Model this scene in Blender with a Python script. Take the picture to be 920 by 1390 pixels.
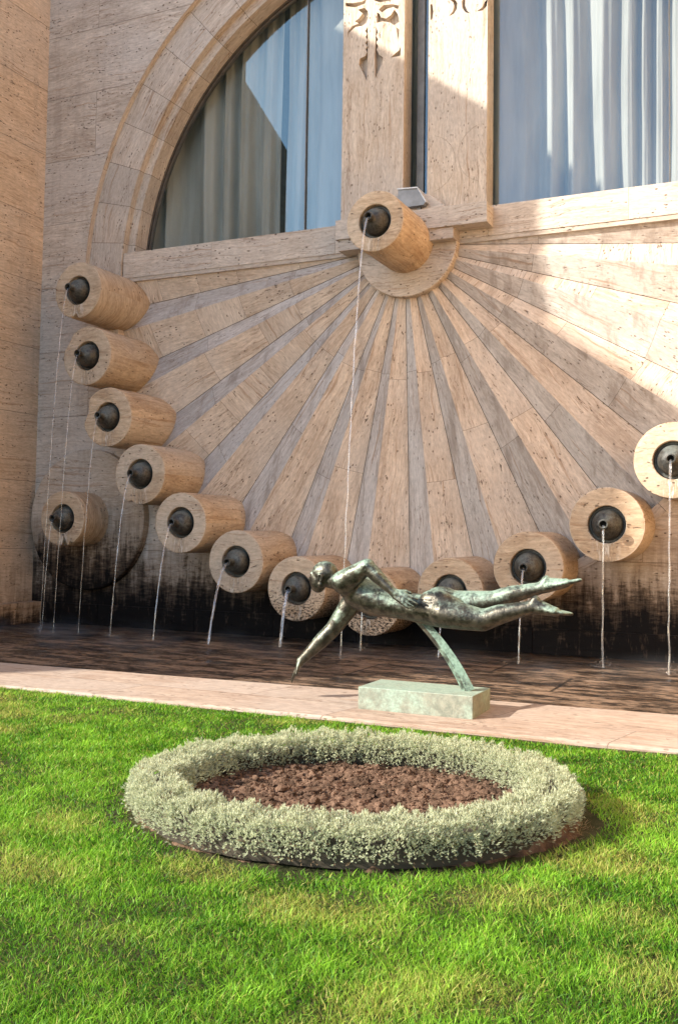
import bpy, bmesh, math, random
import numpy as np
from mathutils import Vector, Matrix
from mathutils.geometry import tessellate_polygon
from mathutils.bvhtree import BVHTree
from mathutils import noise as mnoise

R_ = math.radians
for o in list(bpy.data.objects):
    bpy.data.objects.remove(o)
scene = bpy.context.scene
COL = scene.collection

# ---------------------------------------------------------------- camera
cam_d = bpy.data.cameras.new('camera')
cam = bpy.data.objects.new('camera', cam_d)
COL.objects.link(cam)
cr = Vector((0.90683536, 0.42124532, 0.01421283))
cu = Vector((0.01058573, -0.05647273, 0.99834802))
cf = Vector((-0.42135207, 0.90518684, 0.05567066))
M = Matrix((cr, cu, -cf)).transposed().to_4x4()
M.translation = Vector((0, -14.4039, 1.6))
cam.matrix_world = M
cam_d.sensor_fit = 'VERTICAL'
cam_d.sensor_height = 36.0
cam_d.lens = 1341.377 / 1390 * 36.0
cam_d.shift_y = -45 / 1390
cam_d.clip_start = 0.05
cam_d.clip_end = 3000
scene.camera = cam

# ---------------------------------------------------------------- sky and sun
SUN_AZ, SUN_EL = 42.0, 29.0          # light travels towards +X +Y
w = bpy.data.worlds.new("World")
scene.world = w
w.use_nodes = True
nt = w.node_tree
nt.nodes.clear()
sky = nt.nodes.new('ShaderNodeTexSky')
sky.sky_type = 'NISHITA'
sky.sun_disc = False
sky.sun_elevation = R_(SUN_EL)
to_sun = Vector((-math.cos(R_(SUN_AZ)), -math.sin(R_(SUN_AZ)), 0))
sky.sun_rotation = math.atan2(to_sun.x, to_sun.y)
sky.air_density = 1.0
sky.dust_density = 1.0
bg = nt.nodes.new('ShaderNodeBackground')
bg.inputs['Strength'].default_value = 0.15
wo = nt.nodes.new('ShaderNodeOutputWorld')
nt.links.new(sky.outputs[0], bg.inputs[0])
nt.links.new(bg.outputs[0], wo.inputs[0])

sd = bpy.data.lights.new('sun', 'SUN')
sd.energy = 4.3
sd.angle = R_(0.5)
sd.color = (1.0, 0.93, 0.82)
sun = bpy.data.objects.new('sun', sd)
COL.objects.link(sun)
ldir = Vector((math.cos(R_(SUN_AZ)) * math.cos(R_(SUN_EL)), math.sin(R_(SUN_AZ)) * math.cos(R_(SUN_EL)), -math.sin(R_(SUN_EL))))
sun.rotation_euler = ldir.to_track_quat('-Z', 'Y').to_euler()
sun.location = (-20, -20, 20)

scene.view_settings.view_transform = 'Standard'
scene.view_settings.look = 'None'
scene.view_settings.gamma = 1
scene.view_settings.exposure = 1.22
scene.view_settings.use_curve_mapping = False
scene.cycles.max_bounces = 8
scene.cycles.diffuse_bounces = 4
scene.cycles.transparent_max_bounces = 12


# ---------------------------------------------------------------- node helper
class NT:
    def __init__(self, name):
        self.m = bpy.data.materials.new(name)
        self.m.use_nodes = True
        self.t = self.m.node_tree
        self.t.nodes.clear()
        self.out = self.t.nodes.new('ShaderNodeOutputMaterial')

    def n(self, typ, ins=None, **kw):
        nd = self.t.nodes.new('ShaderNode' + typ)
        for k, v in kw.items():
            setattr(nd, k, v)
        for k, v in (ins or {}).items():
            s = nd.inputs[k]
            if isinstance(v, bpy.types.NodeSocket):
                self.t.links.new(v, s)
            else:
                if s.type == 'RGBA' and len(v) == 3:
                    v = (*v, 1)
                s.default_value = v
        return nd

    def math(self, op, a, b=0.0, c=None, clamp=False):
        ins = {0: a, 1: b}
        if c is not None:
            ins[2] = c
        return self.n('Math', ins, operation=op, use_clamp=clamp).outputs[0]

    def mix(self, f, a, b, mode='MIX'):
        nd = self.n('Mix', data_type='RGBA', blend_type=mode)
        for idx, v in ((0, f), (6, a), (7, b)):
            s = nd.inputs[idx]
            if isinstance(v, bpy.types.NodeSocket):
                self.t.links.new(v, s)
            elif idx == 0:
                s.default_value = v
            else:
                s.default_value = (*v, 1) if len(v) == 3 else v
        return nd.outputs[2]

    def ss(self, v, a, b, lo=0.0, hi=1.0):      # smooth step
        return self.n('MapRange', {0: v, 1: a, 2: b, 3: lo, 4: hi}, interpolation_type='SMOOTHSTEP').outputs[0]

    def noise(self, vec, scale=1.0, detail=4.0, rough=0.55, dist=0.0):
        return self.n('TexNoise', {'Vector': vec, 'Scale': scale, 'Detail': detail, 'Roughness': rough, 'Distortion': dist}).outputs[0]

    def mapv(self, vec, scale=(1, 1, 1), loc=(0, 0, 0)):
        return self.n('Mapping', {'Vector': vec, 'Scale': scale, 'Location': loc}).outputs[0]

    def uv(self):
        return self.n('UVMap', uv_map='UV').outputs[0]

    def bsdf(self, **ins):
        names = dict(color='Base Color', rough='Roughness', metal='Metallic', normal='Normal', spec='Specular IOR Level',
                     coat='Coat Weight', coat_rough='Coat Roughness', alpha='Alpha', ior='IOR', trans='Transmission Weight',
                     sss='Subsurface Weight')
        b = self.n('BsdfPrincipled', {names[k]: v for k, v in ins.items()})
        self.t.links.new(b.outputs[0], self.out.inputs[0])
        return b

    def bump(self, h, dist=0.01, strength=1.0, normal=None):
        ins = {'Height': h, 'Distance': dist, 'Strength': strength}
        if normal is not None:
            ins['Normal'] = normal
        return self.n('Bump', ins).outputs[0]


def travertine(name, light=(0.60, 0.50, 0.40), dark=(0.42, 0.325, 0.245), grey=(0.50, 0.45, 0.40), brick=None,
               stain=None, streak=1.0, rough=0.75, speck=0.0, pores=1.0, drips=0.35):
    """Unfilled travertine. u runs along the bedding. stain = (z_full, z_none) of the black algae zone."""
    k = NT(name)
    uv = k.uv()
    tone = k.n('Attribute', attribute_name='tone').outputs[2]
    off = k.n('CombineXYZ', {0: k.math('MULTIPLY', tone, 37.0), 1: k.math('MULTIPLY', tone, 91.0), 2: 0.0}).outputs[0]
    uvo = k.n('VectorMath', {0: uv, 1: off}, operation='ADD').outputs[0]
    joint = None
    bcol = None
    if brick:
        bw, bh, boff = brick
        # slightly warped so that slabs differ a little
        br = k.n('TexBrick', {'Vector': uv, 'Color1': (0, 0, 0), 'Color2': (1, 1, 1), 'Mortar': (0.5, 0.5, 0.5), 'Scale': 1.0,
                              'Mortar Size': 0.005, 'Mortar Smooth': 0.3, 'Bias': 0.0, 'Brick Width': bw, 'Row Height': bh}, offset=boff)
        joint = br.outputs['Fac']
        bcol = k.n('SeparateColor', {0: br.outputs['Color']}).outputs[0]
        o2 = k.n('CombineXYZ', {0: k.math('MULTIPLY', bcol, 23.0), 1: k.math('MULTIPLY', bcol, 57.0), 2: 0.0}).outputs[0]
        uvo = k.n('VectorMath', {0: uvo, 1: o2}, operation='ADD').outputs[0]
    warp = k.noise(uvo, 0.9, 3)
    uvw = k.n('VectorMath', {0: uvo, 1: k.n('CombineXYZ', {0: 0.0, 1: k.math('MULTIPLY', warp, 0.25), 2: 0.0}).outputs[0]}, operation='ADD').outputs[0]
    s1 = k.noise(k.mapv(uvw, (0.6, 5 * streak, 1)), 1.0, 8, 0.7)
    s2 = k.noise(k.mapv(uvw, (2.2, 26 * streak, 1)), 1.0, 6, 0.7)
    bl = k.noise(uvo, 1.4, 5, 0.6)
    bl2 = k.noise(uvo, 0.45, 3, 0.5)
    f = k.math('ADD', k.math('MULTIPLY', s1, 0.62), k.math('MULTIPLY', s2, 0.55))
    f = k.math('ADD', f, k.math('MULTIPLY', bl, 0.35))
    f = k.ss(f, 0.60, 0.93)
    col = k.mix(f, dark, light)
    col = k.mix(k.ss(bl2, 0.42, 0.62, 0, 0.65), col, grey)
    # rusty seams
    seam = k.noise(k.mapv(uvw, (0.5, 16 * streak, 1), (7.3, 2.1, 0)), 1.0, 4, 0.6)
    seam = k.math('MULTIPLY', k.ss(seam, 0.57, 0.70), 0.55)
    col = k.mix(seam, col, (0.30, 0.17, 0.09))
    # thin dark veins following the bedding
    vn = k.noise(k.mapv(uvw, (0.45, 6.5 * streak, 1), (11, 4, 0)), 1.0, 6, 0.6)
    vl = k.ss(k.math('ABSOLUTE', k.math('SUBTRACT', vn, 0.5)), 0.0, 0.014, 1, 0)
    vm = k.ss(k.noise(k.mapv(uvo, (0.9, 1.6, 1), (1, 8, 0)), 1, 3), 0.42, 0.62)
    col = k.mix(k.math('MULTIPLY', k.math('MULTIPLY', vl, vm), 0.6), col, (0.20, 0.12, 0.075))
    # grain
    gn = k.noise(k.mapv(uvw, (9, 30 * streak, 1), (5, 5, 0)), 1.0, 5, 0.75)
    gv = k.ss(gn, 0.3, 0.7, 0.80, 1.13)
    col = k.mix(1.0, col, k.n('CombineColor', {0: gv, 1: gv, 2: gv}).outputs[0], 'MULTIPLY')
    # tone of each slab
    val = k.math('ADD', 0.82, k.math('MULTIPLY', tone, 0.30))
    if bcol is not None:
        val = k.math('ADD', val, k.math('MULTIPLY', k.math('SUBTRACT', bcol, 0.5), 0.07))
    col = k.mix(1.0, col, k.n('CombineColor', {0: val, 1: val, 2: val}).outputs[0], 'MULTIPLY')
    # pores: small elongated pits in clusters
    p1 = k.noise(k.mapv(uvw, (7.5, 34 * streak, 1)), 1.0, 4, 0.7)
    pm = k.noise(k.mapv(uvw, (0.8, 5 * streak, 1), (3, 9, 0)), 1.0, 3, 0.6)
    thr = k.ss(pm, 0.35, 0.72, 0.71, 0.575)
    pore = k.math('MULTIPLY', k.ss(k.math('SUBTRACT', p1, thr), 0.0, 0.035), pores)
    p3 = k.n('TexVoronoi', {'Vector': k.mapv(uvo, (8, 17 * streak, 1)), 'Scale': 1.0, 'Randomness': 1.0}, feature='F1').outputs[0]
    pit = k.math('MULTIPLY', k.ss(p3, 0.12, 0.2, 1, 0), k.ss(k.noise(uvo, 2.1, 3), 0.47, 0.56))
    pore = k.math('MAXIMUM', pore, k.math('MULTIPLY', pit, pores))
    col = k.mix(k.math('MULTIPLY', pore, 0.80), col, (0.085, 0.055, 0.038))
    # old run-off marks
    pos = k.n('NewGeometry').outputs[0]
    dr = k.noise(k.mapv(pos, (3.8, 3.8, 0.4)), 1.0, 6, 0.65)
    dr = k.math('MULTIPLY', k.ss(dr, 0.50, 0.68), drips)
    col = k.mix(dr, col, (0.25, 0.20, 0.165))
    h = k.math('SUBTRACT', k.math('MULTIPLY', f, 0.12), pore)
    rg = rough
    if speck:
        sp = k.noise(k.mapv(uvo, (20, 40, 1)), 1.0, 6, 0.75)
        zz = k.n('SeparateXYZ', {0: pos}).outputs[2]
        lim = k.ss(zz, 0.2, 1.5, 0.50, 0.74)
        spk = k.math('MULTIPLY', k.ss(k.math('SUBTRACT', sp, lim), -0.03, 0.03), speck)
        col = k.mix(spk, col, (0.022, 0.017, 0.014))
    if speck:
        dp = k.n('Attribute', attribute_name='drip').outputs[2]
        dn = k.noise(k.mapv(pos, (26, 26, 4)), 1.0, 5, 0.7)
        dm = k.math('MULTIPLY', dp, k.ss(dn, 0.38, 0.6))
        col = k.mix(k.math('MULTIPLY', dm, 0.8), col, k.mix(k.ss(dn, 0.5, 0.62), (0.10, 0.075, 0.05), (0.62, 0.58, 0.52)))
    if joint is not None:
        col = k.mix(k.math('MULTIPLY', joint, 0.6), col, (0.17, 0.13, 0.10))
        h = k.math('SUBTRACT', h, k.math('MULTIPLY', joint, 0.8))
    if stain:
        z1, z0 = stain
        zz = k.n('SeparateXYZ', {0: pos}).outputs[2]
        n1 = k.noise(k.mapv(pos, (1.3, 1.3, 1.5)), 1.0, 6, 0.6)
        n2 = k.noise(k.mapv(pos, (9, 9, 1.1)), 1.0, 6, 0.7)
        n3 = k.noise(k.mapv(pos, (5, 5, 24)), 1.0, 7, 0.75)
        n4 = k.noise(k.mapv(pos, (14, 14, 3.5), (3, 1, 7)), 1.0, 6, 0.7)
        t = k.math('SUBTRACT', 1.0, k.math('DIVIDE', k.math('SUBTRACT', zz, z1), z0 - z1))
        t = k.math('ADD', t, k.math('MULTIPLY', k.math('SUBTRACT', n1, 0.5), 1.6))
        t = k.math('ADD', t, k.math('MULTIPLY', k.math('SUBTRACT', n2, 0.5), 1.9))
        t2 = k.math('ADD', t, k.math('MULTIPLY', k.math('SUBTRACT', n3, 0.5), 1.5))
        col = k.mix(k.ss(t, -0.5, 0.7, 0, 0.75), col, k.mix(n3, (0.20, 0.125, 0.065), (0.10, 0.065, 0.04)))
        col = k.mix(k.ss(t2, 0.25, 0.75, 0, 0.85), col, (0.038, 0.026, 0.018))
        blk = k.ss(t2, 0.65, 1.15)
        blk = k.math('MULTIPLY', blk, k.ss(n4, 0.57, 0.68, 1.0, 0.35))
        col = k.mix(blk, col, (0.006, 0.005, 0.005))
        rg = rough
    nrm = k.bump(h, 0.008, 1.0)
    k.bsdf(color=col, rough=rg, normal=nrm, spec=0.12)
    return k.m


# ---------------------------------------------------------------- mesh helper
class MB:
    """Collects faces with per-corner UVs (metres) and a per-face tone, builds ONE mesh object."""
    def __init__(self):
        self.v, self.f, self.uv, self.tone, self.mi, self.sm = [], [], [], [], [], []

    def face(self, pts, uvs=None, tone=0.5, mi=0, smooth=False):
        i = len(self.v)
        self.v += [tuple(p) for p in pts]
        self.f.append(tuple(range(i, i + len(pts))))
        self.uv.append(uvs if uvs else [(p[0], p[2]) for p in pts])
        self.tone.append(tone)
        self.mi.append(mi)
        self.sm.append(smooth)

    def box(self, x0, x1, y0, y1, z0, z1, tone=0.5, mi=0):
        c = [(x0, y0, z0), (x1, y0, z0), (x1, y1, z0), (x0, y1, z0), (x0, y0, z1), (x1, y0, z1), (x1, y1, z1), (x0, y1, z1)]
        for q in ((0, 1, 5, 4), (1, 2, 6, 5), (2, 3, 7, 6), (3, 0, 4, 7), (4, 5, 6, 7), (3, 2, 1, 0)):
            p = [c[i] for i in q]
            ax = [max(a[i] for a in p) - min(a[i] for a in p) for i in range(3)]
            fl = ax.index(min(ax))
            ui, vi = [(1, 2), (0, 2), (0, 1)][fl]
            self.face(p, [(a[ui], a[vi]) for a in p], tone, mi)

    def prism(self, poly, y0, y1, holes=(), tone=0.5, vert=False):
        """poly in (x,z), front at y0 (towards the viewer, smaller), back at y1"""
        loops = [list(poly)] + [list(h) for h in holes]
        tris = tessellate_polygon([[Vector((a, b, 0)) for a, b in l] for l in loops])
        flat = [p for l in loops for p in l]
        uvf = (lambda a, b: (b, a)) if vert else (lambda a, b: (a, b))
        for t in tris:
            p = [flat[i] for i in t]
            ar = (p[1][0] - p[0][0]) * (p[2][1] - p[0][1]) - (p[2][0] - p[0][0]) * (p[1][1] - p[0][1])
            if ar < 0:
                p = p[::-1]
            self.face([(a, y0, b) for a, b in p], [uvf(a, b) for a, b in p], tone)
            self.face([(a, y1, b) for a, b in p[::-1]], [uvf(a, b) for a, b in p[::-1]], tone)
        for l in loops:
            for i in range(len(l)):
                a, b = l[i], l[(i + 1) % len(l)]
                s = [(a[0], y0, a[1]), (b[0], y0, b[1]), (b[0], y1, b[1]), (a[0], y1, a[1])]
                self.face(s, [(p[2], p[1]) if vert else (p[0] + p[2], p[1]) for p in s], tone)

    def build(self, name, mats, parent=None, weld=False, loc=None):
        me = bpy.data.meshes.new(name)
        me.from_pydata(self.v, [], self.f)
        ul = me.uv_layers.new(name='UV')
        ul.data.foreach_set('uv', np.array([c for u in self.uv for c in u], dtype=np.float32).ravel())
        at = me.attributes.new('tone', 'FLOAT', 'FACE')
        at.data.foreach_set('value', np.array(self.tone, dtype=np.float32))
        me.polygons.foreach_set('material_index', np.array(self.mi, dtype=np.int32))
        me.polygons.foreach_set('use_smooth', np.array(self.sm, dtype=bool))
        for m in (mats if isinstance(mats, (list, tuple)) else [mats]):
            me.materials.append(m)
        if weld:
            bm = bmesh.new()
            bm.from_mesh(me)
            bmesh.ops.remove_doubles(bm, verts=bm.verts, dist=1e-5)
            bmesh.ops.recalc_face_normals(bm, faces=bm.faces)
            bm.to_mesh(me)
            bm.free()
        me.update()
        return link(name, me, parent)


def link(name, me, parent=None):
    o = bpy.data.objects.new(name, me)
    COL.objects.link(o)
    if parent is not None:
        o.parent = parent
    return o


def world_child(o, parent):
    """mesh given in world coordinates, parented to an unrotated empty"""
    o.parent = parent
    o.matrix_parent_inverse = Matrix.Translation(-parent.location)
    return o


def empty(name, loc):
    o = bpy.data.objects.new(name, None)
    o.location = loc
    o.empty_display_size = 0.2
    COL.objects.link(o)
    return o


def tag(o, label=None, cat=None, group=None, kind=None):
    if label: o['label'] = label
    if cat: o['category'] = cat
    if group: o['group'] = group
    if kind: o['kind'] = kind
    return o


def lathe(mb, prof, cx, cz, seg=64, u_along=True, tone=0.5, smooth=True, face_from=None, jit=None):
    """profile [(r, y)], axis along Y through (cx, cz)"""
    s = 0.0
    acc = [0.0]
    for a, b in zip(prof, prof[1:]):
        s += math.hypot(a[0] - b[0], a[1] - b[1])
        acc.append(s)

    def P(r, y, t):
        p = Vector((cx + r * math.cos(t), y, cz + r * math.sin(t)))
        if jit: p = jit(p, r, y, t)
        return p
    for i in range(len(prof) - 1):
        (r0, y0), (r1, y1) = prof[i], prof[i + 1]
        flat = abs(y1 - y0) < 0.3 * abs(r1 - r0)
        for j in range(seg):
            t0, t1 = 2 * math.pi * j / seg, 2 * math.pi * (j + 1) / seg
            q = [(r0, y0, t0), (r0, y0, t1), (r1, y1, t1), (r1, y1, t0)]
            if r1 < 1e-6: q = q[:3]
            if r0 < 1e-6: q = [q[0]] + q[2:]
            pts = [P(*a) for a in q]
            if flat:
                uvs = [(p.x, p.z) for p in pts]
            elif u_along:
                uvs = [(a[1], a[2] * max(r0, 0.01)) for a in q]
            else:
                uvs = [(a[2] * max(r0, 0.01), a[1]) for a in q]
            mb.face(pts, uvs, tone, smooth=smooth)


# ---------------------------------------------------------------- materials
M_wall = travertine('travertine_wall', light=(0.66, 0.575, 0.49), dark=(0.44, 0.365, 0.30), grey=(0.56, 0.505, 0.455), brick=(4.9, 1.22, 0.37), stain=(0.45, 1.25), drips=0.25)
M_fan = travertine('travertine_fan', light=(0.72, 0.605, 0.495), dark=(0.48, 0.375, 0.29), grey=(0.62, 0.545, 0.475), pores=1.0, drips=0.25)
M_fan2 = travertine('travertine_fan_grey', light=(0.63, 0.565, 0.51), dark=(0.42, 0.36, 0.315), grey=(0.55, 0.51, 0.475), pores=0.7, drips=0.65)  # greyer, darker tone for every second sunburst facet
M_plain = travertine('travertine_trim', light=(0.62, 0.54, 0.46), dark=(0.44, 0.365, 0.30), drips=0.2)
M_side = travertine('travertine_side', light=(0.72, 0.55, 0.40), dark=(0.52, 0.38, 0.26), grey=(0.64, 0.52, 0.41), brick=(6.3, 1.25, 0.43), stain=(-0.25, 0.55), drips=0.2)
M_drum = travertine('travertine_drum', light=(0.63, 0.49, 0.345), dark=(0.40, 0.28, 0.18), grey=(0.55, 0.46, 0.365), speck=1.0, drips=0.2, streak=0.8)
M_pil = travertine('travertine_pilaster', light=(0.66, 0.57, 0.47), dark=(0.48, 0.385, 0.295), drips=0.15, pores=0.8)
M_curb = travertine('travertine_curb', light=(0.455, 0.36, 0.285), dark=(0.32, 0.235, 0.18), grey=(0.415, 0.345, 0.29), brick=(2.4, 6.0, 0.5), drips=0.12, pores=0.6, streak=0.8)


def mat_basin():
    k = NT('wet_basin_stone')
    uv = k.uv()
    br = k.n('TexBrick', {'Vector': uv, 'Color1': (0, 0, 0), 'Color2': (1, 1, 1), 'Mortar': (0.5, 0.5, 0.5), 'Scale': 1.0,
                          'Mortar Size': 0.02, 'Mortar Smooth': 0.2, 'Brick Width': 2.5, 'Row Height': 1.15}, offset=0.41)
    s1 = k.noise(k.mapv(uv, (1.3, 4.0, 1)), 1, 9, 0.78)
    s2 = k.noise(k.mapv(uv, (6.0, 14, 1)), 1, 7, 0.75)
    b = k.noise(uv, 0.8, 4, 0.6)
    f = k.math('ADD', k.math('MULTIPLY', s1, 0.6), k.math('MULTIPLY', s2, 0.4))
    col = k.mix(k.ss(f, 0.46, 0.545), (0.030, 0.018, 0.012), (0.29, 0.195, 0.135))
    col = k.mix(k.ss(f, 0.56, 0.68), col, (0.36, 0.24, 0.165))
    y = k.n('SeparateXYZ', {0: uv}).outputs[1]
    x = k.n('SeparateXYZ', {0: uv}).outputs[0]
    # darker towards the wall
    near = k.ss(k.math('ADD', y, k.math('MULTIPLY', k.math('SUBTRACT', b, 0.5), 3.0)), -2.2, -0.5)
    col = k.mix(k.math('MULTIPLY', near, 0.6), col, (0.012, 0.009, 0.008))
    # dry travertine corner at the right, by the kerb
    dry = k.math('ADD', k.math('MULTIPLY', k.math('ADD', x, 1.9), 1.0), k.math('MULTIPLY', k.math('ADD', y, 4.9), -1.4))
    dry = k.ss(k.math('ADD', dry, k.math('MULTIPLY', k.math('SUBTRACT', f, 0.5), 3.0)), 0.35, 0.8)
    col = k.mix(k.math('MULTIPLY', dry, 0.9), col, k.mix(k.ss(s2, 0.42, 0.58), (0.10, 0.06, 0.035), (0.50, 0.37, 0.25)))
    col = k.mix(k.math('MULTIPLY', br.outputs['Fac'], 0.8), col, (0.008, 0.006, 0.005))
    h = k.math('ADD', f, k.math('MULTIPLY', br.outputs['Fac'], -0.8))
    wet = k.ss(k.noise(k.mapv(uv, (0.8, 3, 1), (4, 4, 0)), 1, 4), 0.4, 0.6, 0.85, 0.55)
    k.bsdf(color=col, rough=wet, normal=k.bump(h, 0.05, 1.0), spec=0.25)
    return k.m


def mat_water():
    k = NT('thin_water')
    pos = k.n('NewGeometry').outputs[0]
    h = k.noise(k.mapv(pos, (5, 14, 5)), 1, 5, 0.6)
    h2 = k.noise(k.mapv(pos, (1.1, 3, 1)), 1, 3, 0.5)
    nrm = k.bump(k.math('ADD', h, k.math('MULTIPLY', h2, 1.2)), 0.02, 0.8)
    gl = k.n('BsdfGlossy', {'Color': (1, 1, 1), 'Roughness': 0.06, 'Normal': nrm})
    tr = k.n('BsdfTransparent', {'Color': (0.93, 0.94, 0.93)})
    fr = k.n('Fresnel', {'IOR': 1.33, 'Normal': nrm}).outputs[0]
    cover = k.ss(k.noise(k.mapv(pos, (0.7, 2.2, 1), (2, 0, 0)), 1, 4, 0.6), 0.46, 0.66, 0.0, 0.8)
    mx = k.n('MixShader', {0: k.math('MULTIPLY', fr, cover), 1: tr.outputs[0], 2: gl.outputs[0]})
    k.t.links.new(mx.outputs[0], k.out.inputs[0])
    return k.m


def mat_jet():
    k = NT('falling_water')
    uv = k.uv()
    n = k.noise(k.mapv(uv, (2.5, 30, 1)), 1, 4, 0.6)
    gl = k.n('BsdfGlossy', {'Color': (1, 1, 1), 'Roughness': 0.12}).outputs[0]
    df = k.n('BsdfDiffuse', {'Color': (0.80, 0.83, 0.86)}).outputs[0]
    tl = k.n('BsdfTranslucent', {'Color': (0.80, 0.83, 0.86)}).outputs[0]
    a = k.n('MixShader', {0: 0.5, 1: df, 2: tl}).outputs[0]
    b = k.n('MixShader', {0: 0.45, 1: a, 2: gl}).outputs[0]
    tr = k.n('BsdfTransparent', {'Color': (1, 1, 1)}).outputs[0]
    lw = k.n('LayerWeight', {'Blend': 0.35}).outputs[1]
    fac = k.math('ADD', k.ss(n, 0.40, 0.62, 0.03, 0.36), k.math('MULTIPLY', lw, 0.2), clamp=True)
    mx = k.n('MixShader', {0: fac, 1: tr, 2: b})
    k.t.links.new(mx.outputs[0], k.out.inputs[0])
    return k.m


def mat_bronze(name, dark=(0.030, 0.028, 0.023), mid=(0.10, 0.09, 0.07), green=(0.19, 0.29, 0.23), gr=0.30, rough=0.33, metal=0.8, scale=1.0):
    k = NT(name)
    pos = k.n('TexCoord').outputs['Object']
    a = k.noise(k.mapv(pos, (3 * scale,) * 3), 1, 7, 0.65)
    b = k.noise(k.mapv(pos, (14 * scale,) * 3), 1, 6, 0.7)
    c = k.noise(k.mapv(pos, (160, 14, 14)), 1, 3, 0.6)
    d = k.noise(k.mapv(pos, (40 * scale,) * 3), 1, 4, 0.7)
    col = k.mix(k.ss(b, 0.35, 0.65), dark, mid)
    nz = k.n('SeparateXYZ', {0: k.n('NewGeometry').outputs[1]}).outputs[2]
    g = k.math('ADD', k.math('ADD', a, k.math('MULTIPLY', b, 0.35)), k.math('MULTIPLY', nz, 0.22))
    g = k.math('ADD', g, k.math('MULTIPLY', k.math('SUBTRACT', d, 0.5), 0.35))
    gf = k.math('MULTIPLY', k.ss(g, 0.74 - gr * 0.25, 1.06 - gr * 0.25), 0.85)
    col = k.mix(gf, col, k.mix(k.ss(d, 0.35, 0.65), green, (green[0] * 1.5, green[1] * 1.35, green[2] * 1.35)))
    rg = k.math('ADD', k.math('MULTIPLY', gf, 0.3), k.math('ADD', rough - 0.08, k.math('MULTIPLY', b, 0.2)))
    mt = k.math('SUBTRACT', metal, k.math('MULTIPLY', gf, metal * 0.85))
    h = k.math('ADD', k.math('MULTIPLY', c, 0.6), k.math('ADD', b, k.math('MULTIPLY', d, 0.6)))
    k.bsdf(color=col, rough=rg, metal=mt, normal=k.bump(h, 0.004, 0.7))
    return k.m


def mat_simple(name, col, rough=0.6, metal=0.0, var=0.15, sc=6.0, bump=0.002):
    k = NT(name)
    pos = k.n('TexCoord').outputs['Object']
    n = k.noise(k.mapv(pos, (sc,) * 3), 1, 6, 0.65)
    c2 = tuple(c * (1 - var * 2) for c in col)
    k.bsdf(color=k.mix(k.ss(n, 0.3, 0.7), c2, col), rough=rough, metal=metal, normal=k.bump(n, bump, 0.6))
    return k.m


def mat_glass():
    k = NT('window_glass')
    tr = k.n('BsdfTransparent', {'Color': (0.86, 0.90, 0.92)}).outputs[0]
    gl = k.n('BsdfGlossy', {'Color': (0.42, 0.74, 1.0), 'Roughness': 0.0}).outputs[0]
    fc = k.n('LayerWeight', {'Blend': 0.5}).outputs[1]
    fr = k.math('ADD', 0.105, k.math('MULTIPLY', k.math('POWER', fc, 5.0), 0.9))
    mx = k.n('MixShader', {0: fr, 1: tr, 2: gl})
    k.t.links.new(mx.outputs[0], k.out.inputs[0])
    return k.m


def mat_curtain():
    k = NT('curtain_cloth')
    uv = k.uv()
    n = k.noise(k.mapv(uv, (3, 0.4, 1)), 1, 4)
    wv = k.noise(k.mapv(uv, (220, 220, 1)), 1, 2)
    col = k.mix(k.ss(n, 0.3, 0.7), (0.36, 0.34, 0.285), (0.50, 0.48, 0.42))
    b = k.n('BsdfDiffuse', {'Color': col, 'Normal': k.bump(wv, 0.001, 0.4)}).outputs[0]
    t = k.n('BsdfTranslucent', {'Color': col}).outputs[0]
    mx = k.n('MixShader', {0: 0.18, 1: b, 2: t})
    k.t.links.new(mx.outputs[0], k.out.inputs[0])
    return k.m


def mat_leaf(name, c0, c1, c2, trans=0.35, rough=0.5, spec=0.25):
    """per-blade colour from attribute 'rnd' (0..1) and a second hue attribute 'dry'"""
    k = NT(name)
    r = k.n('Attribute', attribute_name='rnd').outputs[2]
    d = k.n('Attribute', attribute_name='dry').outputs[2]
    col = k.mix(r, c0, c1)
    col = k.mix(d, col, c2)
    p = k.n('BsdfPrincipled', {'Base Color': col, 'Roughness': rough, 'Specular IOR Level': spec}).outputs[0]
    t = k.n('BsdfTranslucent', {'Color': col}).outputs[0]
    mx = k.n('MixShader', {0: trans, 1: p, 2: t})
    k.t.links.new(mx.outputs[0], k.out.inputs[0])
    return k.m


def mat_soil(name, c0, c1, sc=9):
    k = NT(name)
    pos = k.n('TexCoord').outputs['Object']
    a = k.noise(k.mapv(pos, (sc,) * 3), 1, 8, 0.7)
    b = k.noise(k.mapv(pos, (sc * 9,) * 3), 1, 5, 0.7)
    col = k.mix(k.ss(a, 0.35, 0.65), c0, c1)
    col = k.mix(k.ss(b, 0.58, 0.7, 0, 0.5), col, tuple(min(1, c * 1.6) for c in c1))
    k.bsdf(color=col, rough=0.95, normal=k.bump(k.math('ADD', a, k.math('MULTIPLY', b, 0.4)), 0.02, 1.0), spec=0.1)
    return k.m


M_basin, M_water, M_jet = mat_basin(), mat_water(), mat_jet()
M_statue = mat_bronze('patinated_bronze')
M_plinth = mat_bronze('verdigris_plinth', dark=(0.17, 0.18, 0.14), mid=(0.27, 0.265, 0.205), green=(0.21, 0.30, 0.24), gr=0.62, rough=0.55, metal=0.15)
M_strut = mat_bronze('green_bronze_support', green=(0.20, 0.33, 0.26), gr=0.85, rough=0.45, metal=0.5)
M_spout = mat_bronze('dark_spout_bronze', dark=(0.028, 0.027, 0.025), mid=(0.075, 0.073, 0.065), green=(0.10, 0.12, 0.11), gr=0.4, rough=0.42, metal=0.3, scale=2.0)
M_hole = mat_simple('nozzle_inside', (0.006, 0.006, 0.006), 0.9)
M_frame = mat_simple('window_metal', (0.16, 0.14, 0.12), 0.4, 0.5)
M_darkroom = mat_simple('room_plaster', (0.10, 0.09, 0.08), 0.9)
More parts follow.
